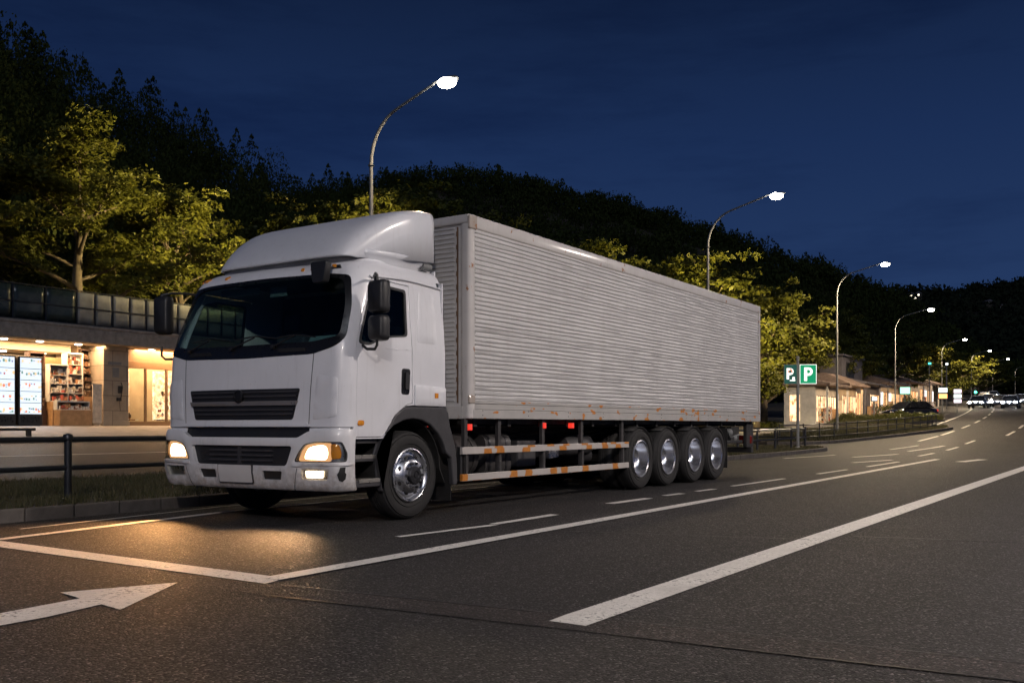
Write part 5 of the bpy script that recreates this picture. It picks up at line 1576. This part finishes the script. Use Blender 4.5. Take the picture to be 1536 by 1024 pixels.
TREES = [
 (0, -41.6, 25.6, 5.0, 10.4, .6, 'large spreading tree with bare lower limbs above the pale fence panels', 1.32),
 (1, -42.0, 18.0, 5.0, 10.4, 2.0, 'tree at the left edge above the dark glass fence panels', 1.0),
 (2, -43.8, 21.5, 5.0, 9.0, 4.0, 'darker tree standing between the two largest trees on the left', 1.1),
 (3, -42.0, 31.5, 5.0, 8.6, 1.0, 'lit bushy tree right of the large spreading tree', 1.05),
 (2, -40.5, 36.5, 4.6, 10.0, 3.0, 'tree peeping over the left front of the roof deflector', 1.1),
 (1, -39.0, 41.0, 4.2, 10.8, 5.0, 'tree just left of the lamp pole behind the cab roof', 1.0),
 (3, -37.0, 45.5, 3.5, 12.4, .3, 'tree just right of the lamp pole behind the cab roof', 1.0),
 (2, -34.5, 50.0, 2.5, 13.0, 2.2, 'dark tree behind the front top corner of the cargo body', 1.0),
 (1, -30.0, 53.5, 1.2, 12.6, 1.2, 'tree above the middle of the cargo body roofline', 1.1),
 (3, -26.0, 54.5, .9, 11.6, 3.3, 'yellow lit tree left of the second lamp pole over the cargo body', 1.0),
 (1, -22.6, 55.5, .8, 11.2, 4.4, 'yellow lit tree right behind the second lamp pole', 1.05),
 (3, -19.9, 58.0, .9, 9.6, 5.5, 'tree just off the rear top corner of the cargo body', .95),
 (2, -25.0, 68.0, 1.3, 9.5, 5.0, 'dark tree directly behind the parking sign', 1.1),
 (1, -25.4, 76.0, 1.4, 11.6, .8, 'tree rising behind the third lamp pole and the first shops', 1.0),
 (3, -26.0, 86.0, 1.8, 9.5, 2.6, 'yellow green tree over the grey shop roof', 1.1),
 (0, -25.6, 96.0, 2.1, 11.0, 4.0, 'broad yellow lit tree left of the fourth lamp pole', .9),
 (1, -26.0, 108.0, 2.5, 9.5, 1.4, 'tree right of the fourth lamp pole above the green sign', 1.1),
 (2, -23.0, 117.0, 3.0, 9.6, 2.9, 'tall dark tree between the fourth and fifth lamps', 1.2),
 (3, -22.6, 134.0, 3.7, 8.6, .4, 'bright yellow tree left of the sixth lamp', 1.2),
 (1, -24.5, 150.0, 4.3, 8.4, 3.6, 'tree under the sixth lamp beyond the shop signs', 1.2),
 (3, -24.0, 172.0, 5.2, 8.6, 5.1, 'tree under the seventh lamp above the oncoming cars', 1.2),
 (2, -24.5, 196.0, 6.1, 9.4, 1.9, 'dark tree at the bend beyond the oncoming cars', 1.3),
 (1, -26.5, 225.0, 7.3, 9.8, 4.2, 'farthest roadside tree at the right edge', 1.4),
]
for t in TREES: tree(t[0], t[1], t[2], t[3], t[4], t[5], t[6], wide=t[7])

# ------------------------------------------------------------------ hills with forest
def rdir(px):
    u = (px - 768) / 1405; S, C = math.sin(YAW), math.cos(YAW)
    return (-S + u * C, C + u * S)
def hnoise(x, y, s):
    return math.sin(x / s + 1.3 * math.sin(y / s * .7)) * math.cos(y / s * 1.1 + .6 * math.sin(x / s))
def hill(name, rows, nt, back, power=1.12, amp=1.2):
    """rows: per azimuth (dirx, diry, d_base, z_base, d_ridge, z_ridge) -> grid"""
    vs = []; fs = []
    nt2 = nt + back
    for (dx, dy, d0, z0, d1, z1) in rows:
        for k in range(nt2 + 1):
            t = k / nt
            d = lerp(d0, d1, t)
            if t <= 1: z = lerp(z0, z1, t ** power)
            else: z = lerp(z1, z0, min(1, ((t - 1) * 1.4)) ** 1.5)
            x, y = dx * d, dy * d
            w = math.sin(min(1, t) * PI) if t < 1 else .5
            z += amp * hnoise(x, y, 13) * (w * .8 + .0)
            vs.append((x, y, z))
    m = nt2 + 1
    for i in range(len(rows) - 1):
        for k in range(nt2):
            a = i * m + k; fs.append((a, a + 1, a + m + 1, a + m))
    mb = MB(); mb.add(vs, fs); o = mb.build(name, M['soil'], smooth='all'); o['kind'] = 'structure'
    return np.array(vs).reshape(len(rows), m, 3)
def interp_rows(keys, step):
    """keys: (px, ybase_d, zbase, d1, ypix_ridge) -> rows"""
    pxs = np.arange(keys[0][0], keys[-1][0] + 1, step)
    K = np.array(keys, float)
    out = []
    for px in pxs:
        v = [np.interp(px, K[:, 0], K[:, j]) for j in range(1, 5)]
        dx, dy = rdir(px); f = 1.0
        d0, z0, d1, yp = v
        out.append((dx, dy, d0, z0, d1, 1.1 + (638 - yp) / 1405 * d1))
    return out
def crown_cards(kind, rg, n, r, h, card):
    """one crown as n leaf-clump cards, centre on the ground"""
    if kind == 'con':
        t = rg.uniform(0, 1, n) ** 1.3; z = t * h; rad = r * (1 - t) ** .8 * rg.uniform(.55, 1.05, n); a = rg.uniform(0, 2 * PI, n)
        lay = np.round(t * 9) / 9; z = lerp(z, lay * h, .35)
        P = np.stack([np.cos(a) * rad, np.sin(a) * rad, z + .08 * h - rad * .25], 1)
    else:
        k = 7; cc = np.stack([rg.normal(0, r * .42, k), rg.normal(0, r * .42, k), rg.uniform(.45, .88, k) * h], 1); cs = rg.uniform(.35, .62, k) * r
        i = rg.integers(0, k, n); q = rg.normal(0, 1, (n, 3)); q /= np.linalg.norm(q, axis=1)[:, None]; q[:, 2] = np.abs(q[:, 2]) * 1.0 - .25
        P = cc[i] + q * cs[i][:, None] * rg.uniform(.75, 1.08, n)[:, None]
        a = np.arctan2(P[:, 1], P[:, 0])
    nn = rg.normal(0, .6, (n, 3)) + np.stack([np.cos(a) * .5, np.sin(a) * .5, np.full(n, .6)], 1); nn /= np.linalg.norm(nn, axis=1)[:, None]
    u = np.cross(nn, rg.normal(0, 1, (n, 3))); u /= np.linalg.norm(u, axis=1)[:, None]; w = np.cross(nn, u)
    s = rg.uniform(.5, 1.3, n)[:, None] * card
    return np.stack([P - u * s, P - w * s * .6, P + u * s, P + w * s * .6], 1)
def forest(name, g, count, r, h, card, ncard, label, seed, con=.5, mat='forest', tmax=1.12, nt=1, edge=0):
    rg = np.random.default_rng(seed)
    protos = [crown_cards('con' if i < 4 else 'br', rg, ncard, 1.0 if i >= 4 else 1.0, 1.0 * (1.25 if i < 4 else 1.0), card / h) for i in range(9)]
    V = []
    nr, m, _ = g.shape
    for q in range(count):
        fi = rg.uniform(0, nr - 1.001); t = rg.uniform(0.02, tmax)
        if q < edge: t = rg.uniform(.9, 1.03)
        fk = t * nt; i, k = int(fi), int(min(m - 2, fk)); a, b = fi - i, min(1, fk - k)
        p = (g[i, k] * (1 - a) + g[i + 1, k] * a) * (1 - b) + (g[i, k + 1] * (1 - a) + g[i + 1, k + 1] * a) * b
        pr_ = protos[rg.integers(0, 4)] if rg.uniform() < con else protos[rg.integers(4, 9)]
        ang = rg.uniform(0, 2 * PI); s = rg.uniform(.7, 1.25); hh = h * s * rg.uniform(.85, 1.15)
        ca, sa = math.cos(ang), math.sin(ang)
        v = pr_.copy()
        if pr_ is not None:
            x = v[..., 0] * ca - v[..., 1] * sa; y = v[..., 0] * sa + v[..., 1] * ca
        v[..., 0] = x * r * s + p[0]; v[..., 1] = y * r * s + p[1]; v[..., 2] = v[..., 2] * hh + p[2] - .12 * h
        V.append(v)
    V = np.concatenate(V).reshape(-1, 3)
    o = npmesh(name, V, np.arange(len(V)).reshape(-1, 4), M[mat]); tag(o, label, 'forest', kind='stuff'); return o

# near wooded slope on the left
DH = 58
h1 = [(-420, 46, 4.0, 72, 40), (-250, 46, 4.8, 76, 75), (0, 47, 5, 84, 100), (60, 49, 5, 88, 128), (120, 50, 5, 94, 142), (230, 54, 5, 104, 182), (290, 57, 5, 114, 208), (370, 61, 5, 126, 246), (450, 66, 4.5, 138, 268), (560, 76, 4, 156, 303), (650, 86, 3, 176, 335), (760, 95, 2, 200, 385), (880, 105, 2, 225, 450), (1000, 120, 3, 250, 520)]
h1 = [(a, b, c, d, e + (DH if a < 700 else 20)) for a, b, c, d, e in h1]
g1 = hill('near_hill', interp_rows(h1, 14), 14, 5)
forest('hillside_wood', g1, 900, 3.2, 6.0, .21, 800, 'dense dark wood covering the near slope on the left', 21, .6, nt=14, edge=150)
h2 = [(380, 190, 6, 330, 305), (480, 180, 6, 335, 292), (560, 175, 6, 340, 272), (640, 170, 5, 345, 263), (740, 165, 5, 350, 265), (790, 160, 5, 350, 274), (850, 160, 5, 350, 290), (930, 160, 5, 350, 304), (1000, 160, 5, 350, 326), (1080, 165, 5, 345, 350), (1150, 170, 6, 340, 380), (1250, 185, 7, 335, 415), (1330, 200, 8, 330, 446), (1370, 215, 8, 330, 468), (1420, 230, 9, 330, 505), (1500, 250, 10, 330, 560), (1650, 262, 10, 330, 610)]
h2 = [(a, b, c, d, e + 17) for a, b, c, d, e in h2]
g2 = hill('middle_hill', interp_rows(h2, 12), 16, 5, amp=2.0)
forest('hillside_wood', g2, 2400, 5.0, 6.5, .50, 200, 'dark wood on the long middle hill behind the cargo body', 22, .25, nt=16, edge=500)
h3 = [(1100, 420, 12, 900, 470), (1200, 420, 12, 900, 452), (1330, 420, 12, 900, 432), (1400, 420, 12, 900, 434), (1450, 420, 12, 900, 430), (1536, 420, 12, 880, 418), (1650, 420, 12, 860, 405), (1800, 420, 12, 850, 430), (2300, 430, 10, 850, 470), (2900, 430, 10, 850, 520)]
h3 = [(a, b, c, d, e + 17) for a, b, c, d, e in h3]
g3 = hill('far_hill', interp_rows(h3, 12), 12, 4, amp=4)
forest('hillside_wood', g3, 5000, 12, 11.0, 1.6, 60, 'faint far wooded ridge at the right under the night sky', 23, .2, mat='farforest', nt=12, edge=500)
# undergrowth/wood edge between shops and slope
# house lights on the far hillside
hl_em = emis('hillside_house_light', (1.0, .85, .62), 9)
for i, (px, yy, d) in enumerate(((1365, 444, 836), (1371, 448, 834), (1369, 454, 828), (1376, 443, 838), (1482, 455, 762), (1497, 461, 758))):
    dx, dy = rdir(px); z = 1.1 + (638 - yy) / 1405 * d
    t = empty('hillside_house', (dx * d, dy * d, z - 1.6), 0, ['tiny lit house high on the far hillside, topmost left', 'tiny lit house on the far hillside, just right of centre of the cluster', 'tiny orange lit house lowest of the hillside cluster', 'tiny lit house at the right end of the hillside cluster', 'very faint house light on the far right hillside', 'faintest house light near the right edge of the far hillside'][i], 'house', 'houses on the far hillside')
    mb = MB(); mb.bb((-3, -3, -6), (3, 3, 3)); mb.build('wall', M['soil'], t)
    mb = MB(); mb.prism([(-3.4, 3.01), (3.4, 3.01), (0, 4.6)], 'y', -3.2, 3.2); mb.build('roof', M['roofgrey'], t)
    mb = MB(); mb.bb((-.8, -3.1, 1.2), (.4, -3.02, 2.2)); mb.build('window', hl_em if i < 4 else emis('dim_window_glow', (.6, .7, 1.0), 1.0), t)
    t.rotation_euler = (0, 0, YAW)

# ------------------------------------------------------------------ parking sign
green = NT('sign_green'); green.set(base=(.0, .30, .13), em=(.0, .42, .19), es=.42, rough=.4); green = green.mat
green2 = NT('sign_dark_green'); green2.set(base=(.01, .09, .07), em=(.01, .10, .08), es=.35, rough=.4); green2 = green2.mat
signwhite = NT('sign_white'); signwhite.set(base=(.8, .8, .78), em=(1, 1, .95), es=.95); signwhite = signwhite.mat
signorange = NT('sign_orange'); signorange.set(base=(.6, .2, .08), em=(.8, .25, .1), es=.5); signorange = signorange.mat
SX, SY = -11.50, 38.6
ps = empty('parking_sign', (SX, SY, G(SX, SY) + .12), YAW * .9, 'green parking sign with a white P beside a dark pictogram panel on a post', 'sign')
mb = MB(); mb.tube([(0, 0, -.1), (0, 0, 1.2), (0, 0, 3.70)], [.065, .062, .058], 14); mb.sphere((0, 0, 3.74), .075, 12, 8); mb.lathe([(.12, -.05), (.12, .06), (.07, .10)], (0, 0, 0), 'z', 14)
mb.build('post', M['galv'], ps, smooth=True)
zc0, zc1 = 2.66, 3.46
def panel(x0, x1, mat, name):
    mb = MB(); mb.prism(rnd([(x0, zc0), (x1, zc0), (x1, zc1), (x0, zc1)], .03, 3), 'y', -.075, -.055); pn = mb.build(name, mat, ps, smooth=True)
    mb = MB()
    o_ = rnd([(x0, zc0), (x1, zc0), (x1, zc1), (x0, zc1)], .03, 3)
    for a_, b_ in (((x0, zc0), (x1, zc0 + .022)), ((x0, zc1 - .022), (x1, zc1)), ((x0, zc0 + .0225), (x0 + .022, zc1 - .0225)), ((x1 - .022, zc0 + .0225), (x1, zc1 - .0225))):
        mb.bb((a_[0], -.082, a_[1]), (b_[0], -.0755, b_[1]))
    mb.build('panel_border', signwhite if mat is green else M['galv'], pn)
    mb = MB(); mb.bb((x0 + .1, -.055, zc0 + .2), (x1 - .1, .06, zc0 + .25)); mb.bb((x0 + .1, -.055, zc1 - .25), (x1 - .1, .06, zc1 - .2)); mb.build('bracket', M['galv'], ps)
    return pn
pg = panel(.06, .74, green, 'sign_panel'); pl = panel(-.58, -.04, green2, 'sign_panel')
def letterP(cx, cz, hgt, mat, parent, y=-.086, t=.28, name='letter'):
    w = hgt * .62; s_ = hgt * .215; x0, x1 = cx - w / 2, cx + w / 2; z0, z1 = cz - hgt / 2, cz + hgt / 2
    R_ = hgt * .31
    outer = [(x0, z0), (x0 + s_, z0), (x0 + s_, z1 - 2 * R_ + .0)]
    n_ = 12
    for k in range(n_ + 1):
        a = -PI / 2 + PI * k / n_; outer.append((x1 - R_ + R_ * math.cos(a), z1 - R_ + R_ * math.sin(a)))
    outer += [(x0, z1)]
    ri = R_ - s_ * .85; inner = [(x0 + s_, z1 - R_ - ri)]
    for k in range(n_ + 1):
        a = -PI / 2 + PI * k / n_; inner.append((x1 - R_ + ri * math.cos(a), z1 - R_ + ri * math.sin(a)))
    inner += [(x0 + s_, z1 - R_ + ri)]
    vv, tr = tess(outer, [inner], .04)
    mb = MB(); mb.add([(v[0], y, v[1]) for v in vv], tr); o = mb.build(name, mat, parent); m_ = o.modifiers.new('s', 'SOLIDIFY'); m_.thickness = .006
    return o
letterP(.41, 3.06, .56, signwhite, pg)
letterP(-.33, 3.08, .46, signwhite, pl, name='pictogram')
mb = MB(); mb.bb((-.24, -.086, 2.80), (-.14, -.080, 2.95)); mb.bb((-.34, -.086, 2.78), (-.12, -.0805, 2.83)); mb.build('pictogram', signwhite, pl)
mb = MB(); mb.lathe([(.035, 0), (.035, -.008)], (-.40, -.0865, 3.17), 'y', 12); mb.prism([(-.34, 3.28), (-.30, 3.30), (-.22, 3.14), (-.26, 3.12)], 'y', -.092, -.0865); mb.build('pictogram', signorange, pl)

# ------------------------------------------------------------------ far shops
def litwin(name, a, b, s):
    m = NT(name); k = m.ramp(m.noise(m.co(scale=(1, 1, .6)), 2.6, 5, .7), [(.38, 0.0), (.5, 1.0)])
    m.set(base=(.1, .1, .1), em=m.mix(k, a, b), es=s); return m.mat
lit = [litwin('shop_window_warm', (.35, .14, .04), (1.0, .66, .36), 2.2), litwin('shop_window_white', (.4, .36, .34), (1.0, .95, .92), 2.6), litwin('shop_window_amber', (.22, .08, .02), (1.0, .50, .20), 1.7)]
def shop(name, x, y0, y1, h, depth, roofh, label, seed, wallm, second=0, cat='shop'):
    rr = random.Random(seed)
    z = G(x, (y0 + y1) / 2) + .02; w = (y1 - y0) / 2
    t = empty(name, (x, (y0 + y1) / 2, z), 0, label, cat, 'low shops along the far roadside')
    mb = MB(); mb.bb((-depth, -w, -.6), (-.25, w, h)); mb.build('wall', wallm, t)
    if second:
        mb = MB(); mb.bb((-depth, -w * .8, h + .25), (-1.6, w * .8, h + .3 + second)); mb.bb((-depth - .1, -w * .85, h + .3 + second), (-1.4, w * .85, h + .48 + second)); mb.build('upper_storey', M['roofgrey'], t)
        mb = MB(); mb.bb((-1.6, -w * .5, h + .8), (-1.57, w * .1, h + .5 + second * .7)); mb.build('upper_window', M['blackgloss'], t)
    mb = MB()
    o = .9
    vs = [(-depth - .3, -w - .3, h), (o, -w - .3, h), (o, w + .3, h), (-depth - .3, w + .3, h), (-depth - .3, -w - .3, h + .14), (o, -w - .3, h + .14), (o, w + .3, h + .14), (-depth - .3, w + .3, h + .14), (-depth + 1.2, -w + 1.0, h + .14 + roofh), (-1.4, -w + 1.0, h + .14 + roofh), (-1.4, w - 1.0, h + .14 + roofh), (-depth + 1.2, w - 1.0, h + .14 + roofh)]
    mb.add(vs, [(0, 3, 2, 1), (0, 1, 5, 4), (1, 2, 6, 5), (2, 3, 7, 6), (3, 0, 4, 7), (4, 5, 9, 8), (5, 6, 10, 9), (6, 7, 11, 10), (7, 4, 8, 11), (8, 9, 10, 11)])
    mb.build('roof', simple('brown_tiles_%d' % seed, (.20, .14, .11), .8, var=.4, nscale=3) if seed != 5 else M['roofgrey'], t)
    # bays on the front (+x) and on the near end (-y)
    n = max(2, int((y1 - y0) / 1.6)); bw = (y1 - y0 - .4) / n
    for k in range(n):
        a = -w + .2 + bw * k
        if rr.random() < .75:
            mt = rr.choice(lit); zb = rr.choice((.1, .1, .7))
            mb = MB(); mb.bb((-.25, a + .18, zb), (-.21, a + bw - .18, h - .75)); q = mb.build('window', mt, t)
            mb = MB()
            for f_ in (.18, .5): mb.bb((-.205, a + bw * f_ - .03 + .0, zb), (-.17, a + bw * f_ + .03, h - .75))
            mb.bb((-.205, a + .18, h - .79), (-.165, a + bw - .18, h - .73)); mb.build('window_frame', M['fender'], q)
        if rr.random() < .6:
            mb = MB(); mb.bb((-.2, a + bw * .3, .0), (.15, a + bw * .62, rr.uniform(.6, 1.3))); mb.build('door_stand', rr.choice([wood, gm1, darkwood]), t)
    m2 = max(1, int(depth / 1.25)); bw = depth / m2
    for k in range(m2):
        a = -depth + .2 + bw * k
        if rr.random() < .8:
            mb = MB(); mb.bb((a + .25, -w - .04, .15), (a + bw - .3, -w, h - .7)); mb.build('window', rr.choice(lit), t)
    for k in range(0, n + 1, 3):
        mb = MB(); yy = -w + .05 + (y1 - y0 - .1) * k / n; mb.bb((.55, yy - .07, -.3), (.69, yy + .07, h)); mb.build('column', wallm, t)
    light('shop_glow', 'AREA', (.5, 0, h - .2), SHOP_E * .10, (1.0, .68, .4), t, shape='RECTANGLE', size=1.0, size_y=(y1 - y0) * .9)
    return t
shop('shop', -19.6, 71.0, 77.0, 2.8, 2.6, .5, 'first low shop with tall white lit windows just right of the parking sign', 1, M['wallw'])
shop('shop', -19.8, 77.8, 84.2, 2.75, 4, 1.0, 'second shop with warm amber bays under a brown pitched roof', 2, M['wall'])
shop('shop', -20.2, 85.5, 95.0, 2.8, 6, .5, 'two storey grey shop with a dark ground floor and flat upper floor', 5, M['roofgrey'], 2.3)
shop('shop', -20.6, 96.5, 106, 2.8, 6, .8, 'shop with a warm lit doorway behind the fourth lamp pole', 8, M['wall'])
shop('shop', -20.8, 108, 119, 2.9, 6, .8, 'shop with white lit windows left of the bright green sign', 11, M['wallw'])
shop('shop', -21.6, 121, 133, 2.9, 6, 1.0, 'farthest shop with a red brown roof band behind the parked car', 14, M['wallw'])
def lit_sign(x, y, zc, w, h, mats, label, polez=None):
    z0 = G(x, y)
    t = empty('lit_sign', (x, y, z0), YAW * .8, label, 'sign', 'lit signs on posts by the shops')
    mb = MB(); mb.tube([(0, 0, -.1), (0, 0, zc - z0)], .07, 8); mb.build('post', M['galv'], t, smooth=True)
    k = len(mats)
    for i, mt in enumerate(mats):
        z = zc - z0 - h * i * 1.05
        mb = MB(); mb.bb((-w / 2, -.12, z - h / 2), (w / 2, .12, z + h / 2)); c = mb.build('sign_box', M['fender'], t, bevel=.03)
        mb = MB(); mb.bb((-w / 2 + .06, -.135, z - h / 2 + .06), (w / 2 - .06, -.122, z + h / 2 - .06)); mb.build('lit_face', mt, c)
    return t
gE = emis('green_white_sign_glow', (.35, 1.0, .70), 2.5); wE = emis('white_sign_glow', (.9, 1.0, .97), 2.5); oE = emis('orange_sign_glow', (1.0, .45, .15), 2.5); pE = emis('pink_white_sign_glow', (1.0, .85, .95), 2.2); tE = emis('turquoise_sign_glow', (.1, .75, .6), 2.0)
lit_sign(-15.0, 78.5, 3.85, .85, .62, [gE], 'bright green white square sign on a post before the far shops')
lit_sign(-17.4, 79.0, 3.25, .5, .4, [wE], 'small pale green sign hanging by the warm lit shop doorway')
lit_sign(-15.3, 98.0, 4.5, .9, .55, [wE, oE], 'post sign with a white upper box over an orange box')
lit_sign(-14.1, 98.6, 4.4, .8, .45, [pE, wE, pE], 'stack of three white pink sign boxes right of the orange sign')
lit_sign(-19.5, 116.0, 8.2, .45, .35, [tE], 'small turquoise lit sign high among the dark trees')
lit_sign(-18.0, 118.0, 8.2, .4, .35, [wE], 'small white lit sign high right of the turquoise one')
# traffic light
t = empty('traffic_light', (-16.9, 132.8, G(-16.9, 132.8)), YAW, 'small traffic light showing green beyond the shop signs', 'traffic light')
mb = MB(); mb.tube([(0, 0, -.1), (0, 0, 2.2)], .06, 8); mb.build('post', M['galv'], t)
mb = MB(); mb.bb((-.16, -.12, 1.55), (.16, .1, 2.35)); mb.build('signal_box', M['black'], t, bevel=.03)
mb = MB(); mb.lathe([(.15, 0), (.15, -.05), (.001, -.07)], (0, -.12, 1.75), 'y', 14); mb.build('green_light', emis('green_signal_glow', (.05, 1.0, .55), 14), t)
# bare little tree and hedge bushes on the islands
def bush(x, y, r, h, label, n=2600, mat='leaf2', base=.12):
    rg = np.random.default_rng(int(abs(x * 100 + y * 7)))
    V = []
    for k in range(6):
        cx, cy = rg.normal(0, r * .4, 2); rr_ = r * rg.uniform(.4, .7); m = n // 6
        q = rg.normal(0, 1, (m, 3)); q /= np.linalg.norm(q, axis=1)[:, None]; q[:, 2] = np.abs(q[:, 2])
        P = q * np.array([rr_, rr_, h * rg.uniform(.7, 1)]) * rg.uniform(.8, 1.05, m)[:, None] + np.array([cx, cy, 0])
        nn = q + rg.normal(0, .5, (m, 3)); nn /= np.linalg.norm(nn, axis=1)[:, None]
        u = np.cross(nn, rg.normal(0, 1, (m, 3))); u /= np.linalg.norm(u, axis=1)[:, None]; w = np.cross(nn, u); s = .06
        V.append(np.stack([P - u * s, P - w * s * .6, P + u * s, P + w * s * .6], 1))
    V = np.concatenate(V).reshape(-1, 3)
    o = npmesh('bush', V, np.arange(len(V)).reshape(-1, 4), M[mat]); o.location = (x, y, G(x, y) + base); tag(o, label, 'bush', 'clipped bushes on the islands'); return o
bush(-16.9, 71.5, 1.3, .8, 'low bush at the left end of the far island')
bush(-15.4, 72.3, 1.5, .75, 'low wide bush in front of the parked dark car')
bush(-13.9, 74.0, 1.2, .9, 'yellowish clipped bush right of the parked dark car')
bush(-12.9, 76.5, 1.0, .7, 'small round bush at the right tip of the far island')
bush(-14.6, 78.8, 1.1, 2.2, 'tall clipped bush behind the parked dark car', 3000, 'leaf')
bush(-21.5, 64.0, 1.0, .6, 'small shrub in the shade beneath the dark tree behind the parking sign', base=0)
bush(-17.6, 88.0, 1.6, 1.3, 'green shrub in front of the warm lit doorway', base=0)

# ------------------------------------------------------------------ cars
def car_proto(paint, label, head=None, tail=None):
    t = empty('car', (0, 0, 0), 0, label, 'car')
    # side outline (y along the car, front at -y)
    st = [(-2.15, .45, .45, .74), (-2.1, .40, .62, .80), (-1.6, .28, .76, .87), (-1.0, .26, .90, .89), (-.55, .26, .95, .89), (.0, .26, .96, .89), (.8, .26, .97, .89), (1.4, .28, .98, .88), (1.95, .35, .92, .84), (2.12, .45, .70, .78)]
    mb = MB(); N = 14
    for (y, zb, zt, w) in st:
        for k in range(N):
            a = 2 * PI * k / N; c, s_ = math.cos(a), math.sin(a)
            x = math.copysign(abs(c) ** .45, c) * w; z = (zb + zt) / 2 + math.copysign(abs(s_) ** .5, s_) * (zt - zb) / 2
            mb.v.append((x, y, z))
    for i in range(len(st) - 1):
        for k in range(N):
            k2 = (k + 1) % N; mb.f.append((i * N + k, i * N + k2, (i + 1) * N + k2, (i + 1) * N + k)); mb.m.append(0)
    mb.f.append(tuple(range(N))); mb.m.append(0); mb.f.append(tuple((len(st) - 1) * N + k for k in range(N))); mb.m.append(0)
    mb.build('body', paint, t, smooth=True, angle=60)
    mb = MB()
    lo = [(-1.0, .80), (1.65, .80)]; 
    vs = [(-.80, -1.05, .93), (.80, -1.05, .93), (.80, 1.75, .95), (-.80, 1.75, .95), (-.62, -.30, 1.40), (.62, -.30, 1.40), (.62, 1.15, 1.42), (-.62, 1.15, 1.42)]
    mb.add(vs, [(0, 3, 2, 1), (0, 1, 5, 4), (1, 2, 6, 5), (2, 3, 7, 6), (3, 0, 4, 7), (4, 5, 6, 7)]); mb.build('cabin_glass', M['blackgloss'], t, bevel=.05)
    mb = MB(); mb.bb((-.62, -.28, 1.41), (.62, 1.13, 1.455)); 
    for sx in (-1, 1):
        for (ya, yb) in (((-1.0), (-.28)), ((.35), (.38)), ((1.7), (1.12))):
            mb.tube([(sx * .80, ya, .95), (sx * .63, yb, 1.43)], .035, 6)
    mb.build('roof', paint, t, bevel=.02)
    for sx in (-1, 1):
        for y in (-1.3, 1.3):
            mb = MB(); mb.lathe([(.001, .0), (.19, .0), (.20, .015), (.30, .015), (.32, -.02), (.32, -.18), (.001, -.18)], (sx * .87, y, .32), 'x', 20, sgn=sx, mis=[1, 1, 0, 0, 0, 0]); mb.build('wheel', [M['rubber'], M['chrome']], t, smooth=True)
        mb = MB(); mb.sphere((sx * .60, -2.07, .62), .12, 12, 8, s=(1.5, .6, .8)); mb.build('headlight', head or M['chrome'], t, smooth=True)
        mb = MB(); mb.bb((sx * .5, 2.05, .68), (sx * .76, 2.13, .84)); mb.build('tail_light', tail or M['redlens'], t, bevel=.02)
        mb = MB(); mb.bb((sx * .86, -.75, .95), (sx * 1.02, -.68, 1.07)); mb.build('door_mirror', M['black'], t, bevel=.02)
    return t
hE = emis('car_headlight_glow', (.88, .93, 1.0), 90)
parked = car_proto(simple('black_car_paint', (.01, .01, .012), .2, coat=1.0), 'dark car parked on the far island behind the clipped bushes')
parked.location = (-14.3, 76.3, G(-14.3, 76.3) + .12); parked.rotation_euler = (0, 0, math.radians(-38))
on = car_proto(simple('silver_car_paint', (.25, .26, .28), .3, coat=1.0), 'oncoming car with bright headlights, leftmost on the road', hE)
cars = [(1468, 625, 107, 0), (1484, 622, 122, 0), (1499, 624, 110, 0), (1516, 625, 104, 0), (1533, 623, 112, 0), (1477, 615, 150, 0), (1490, 612, 170, 0)]
lbs = ['oncoming car with bright headlights, leftmost on the road', 'oncoming car close behind the leftmost one with overlapping headlights', 'third oncoming car with bright headlights in the middle of the group', 'oncoming car whose headlights leave a gleam on the road, right of the middle', 'oncoming car cut by the right edge of the picture', 'smaller oncoming car farther back over the left cars', 'farthest oncoming car at the bend']
for i, (px, yy, d, _) in enumerate(cars):
    dx, dy = rdir(px); x, y = dx * d, dy * d
    c = on if i == 0 else copy_tree(on)
    c.location = (x, y, G(x, y)); c.rotation_euler = (0, 0, math.radians(-2 + i)); c['label'] = lbs[i]; c['group'] = 'oncoming cars with their headlights on'
    light('headlight_beam', 'SPOT', (0, -2.25, .65), 500, (.9, .94, 1.0), c, spot_size=math.radians(80), spot_blend=.8).rotation_euler = (math.radians(78), 0, 0)

# ------------------------------------------------------------------ damp night air
if HAZE > 0:
    mb = MB(); mb.bb((-1100, -60, -1.6), (60, 1100, 170)); hz = mb.build('haze', None)
    hm = D.materials.new('night_haze'); hm.use_nodes = True; ht = hm.node_tree; ht.nodes.clear()
    pv = ht.nodes.new('ShaderNodeVolumePrincipled'); pv.inputs['Density'].default_value = HAZE; pv.inputs['Color'].default_value = (.9, .93, 1, 1); pv.inputs['Anisotropy'].default_value = .75
    oo = ht.nodes.new('ShaderNodeOutputMaterial'); ht.links.new(pv.outputs[0], oo.inputs['Volume'])
    hz.data.materials.clear(); hz.data.materials.append(hm); hz['kind'] = 'stuff'; hz['label'] = 'thin damp night air around the street lamps'
    SC.cycles.volume_bounces = 0
# ------------------------------------------------------------------ render settings
SC.render.engine = 'CYCLES'
SC.view_settings.view_transform = 'Standard'; SC.view_settings.look = 'None'; SC.view_settings.gamma = 1; SC.view_settings.exposure = 0
SC.view_settings.use_curve_mapping = False
cy_ = SC.cycles
cy_.use_denoising = True
cy_.use_light_tree = True
cy_.max_bounces = 5; cy_.diffuse_bounces = 2; cy_.glossy_bounces = 3; cy_.transparent_max_bounces = 10; cy_.transmission_bounces = 3
cy_.sample_clamp_indirect = 3; cy_.caustics_reflective = False; cy_.caustics_refractive = False
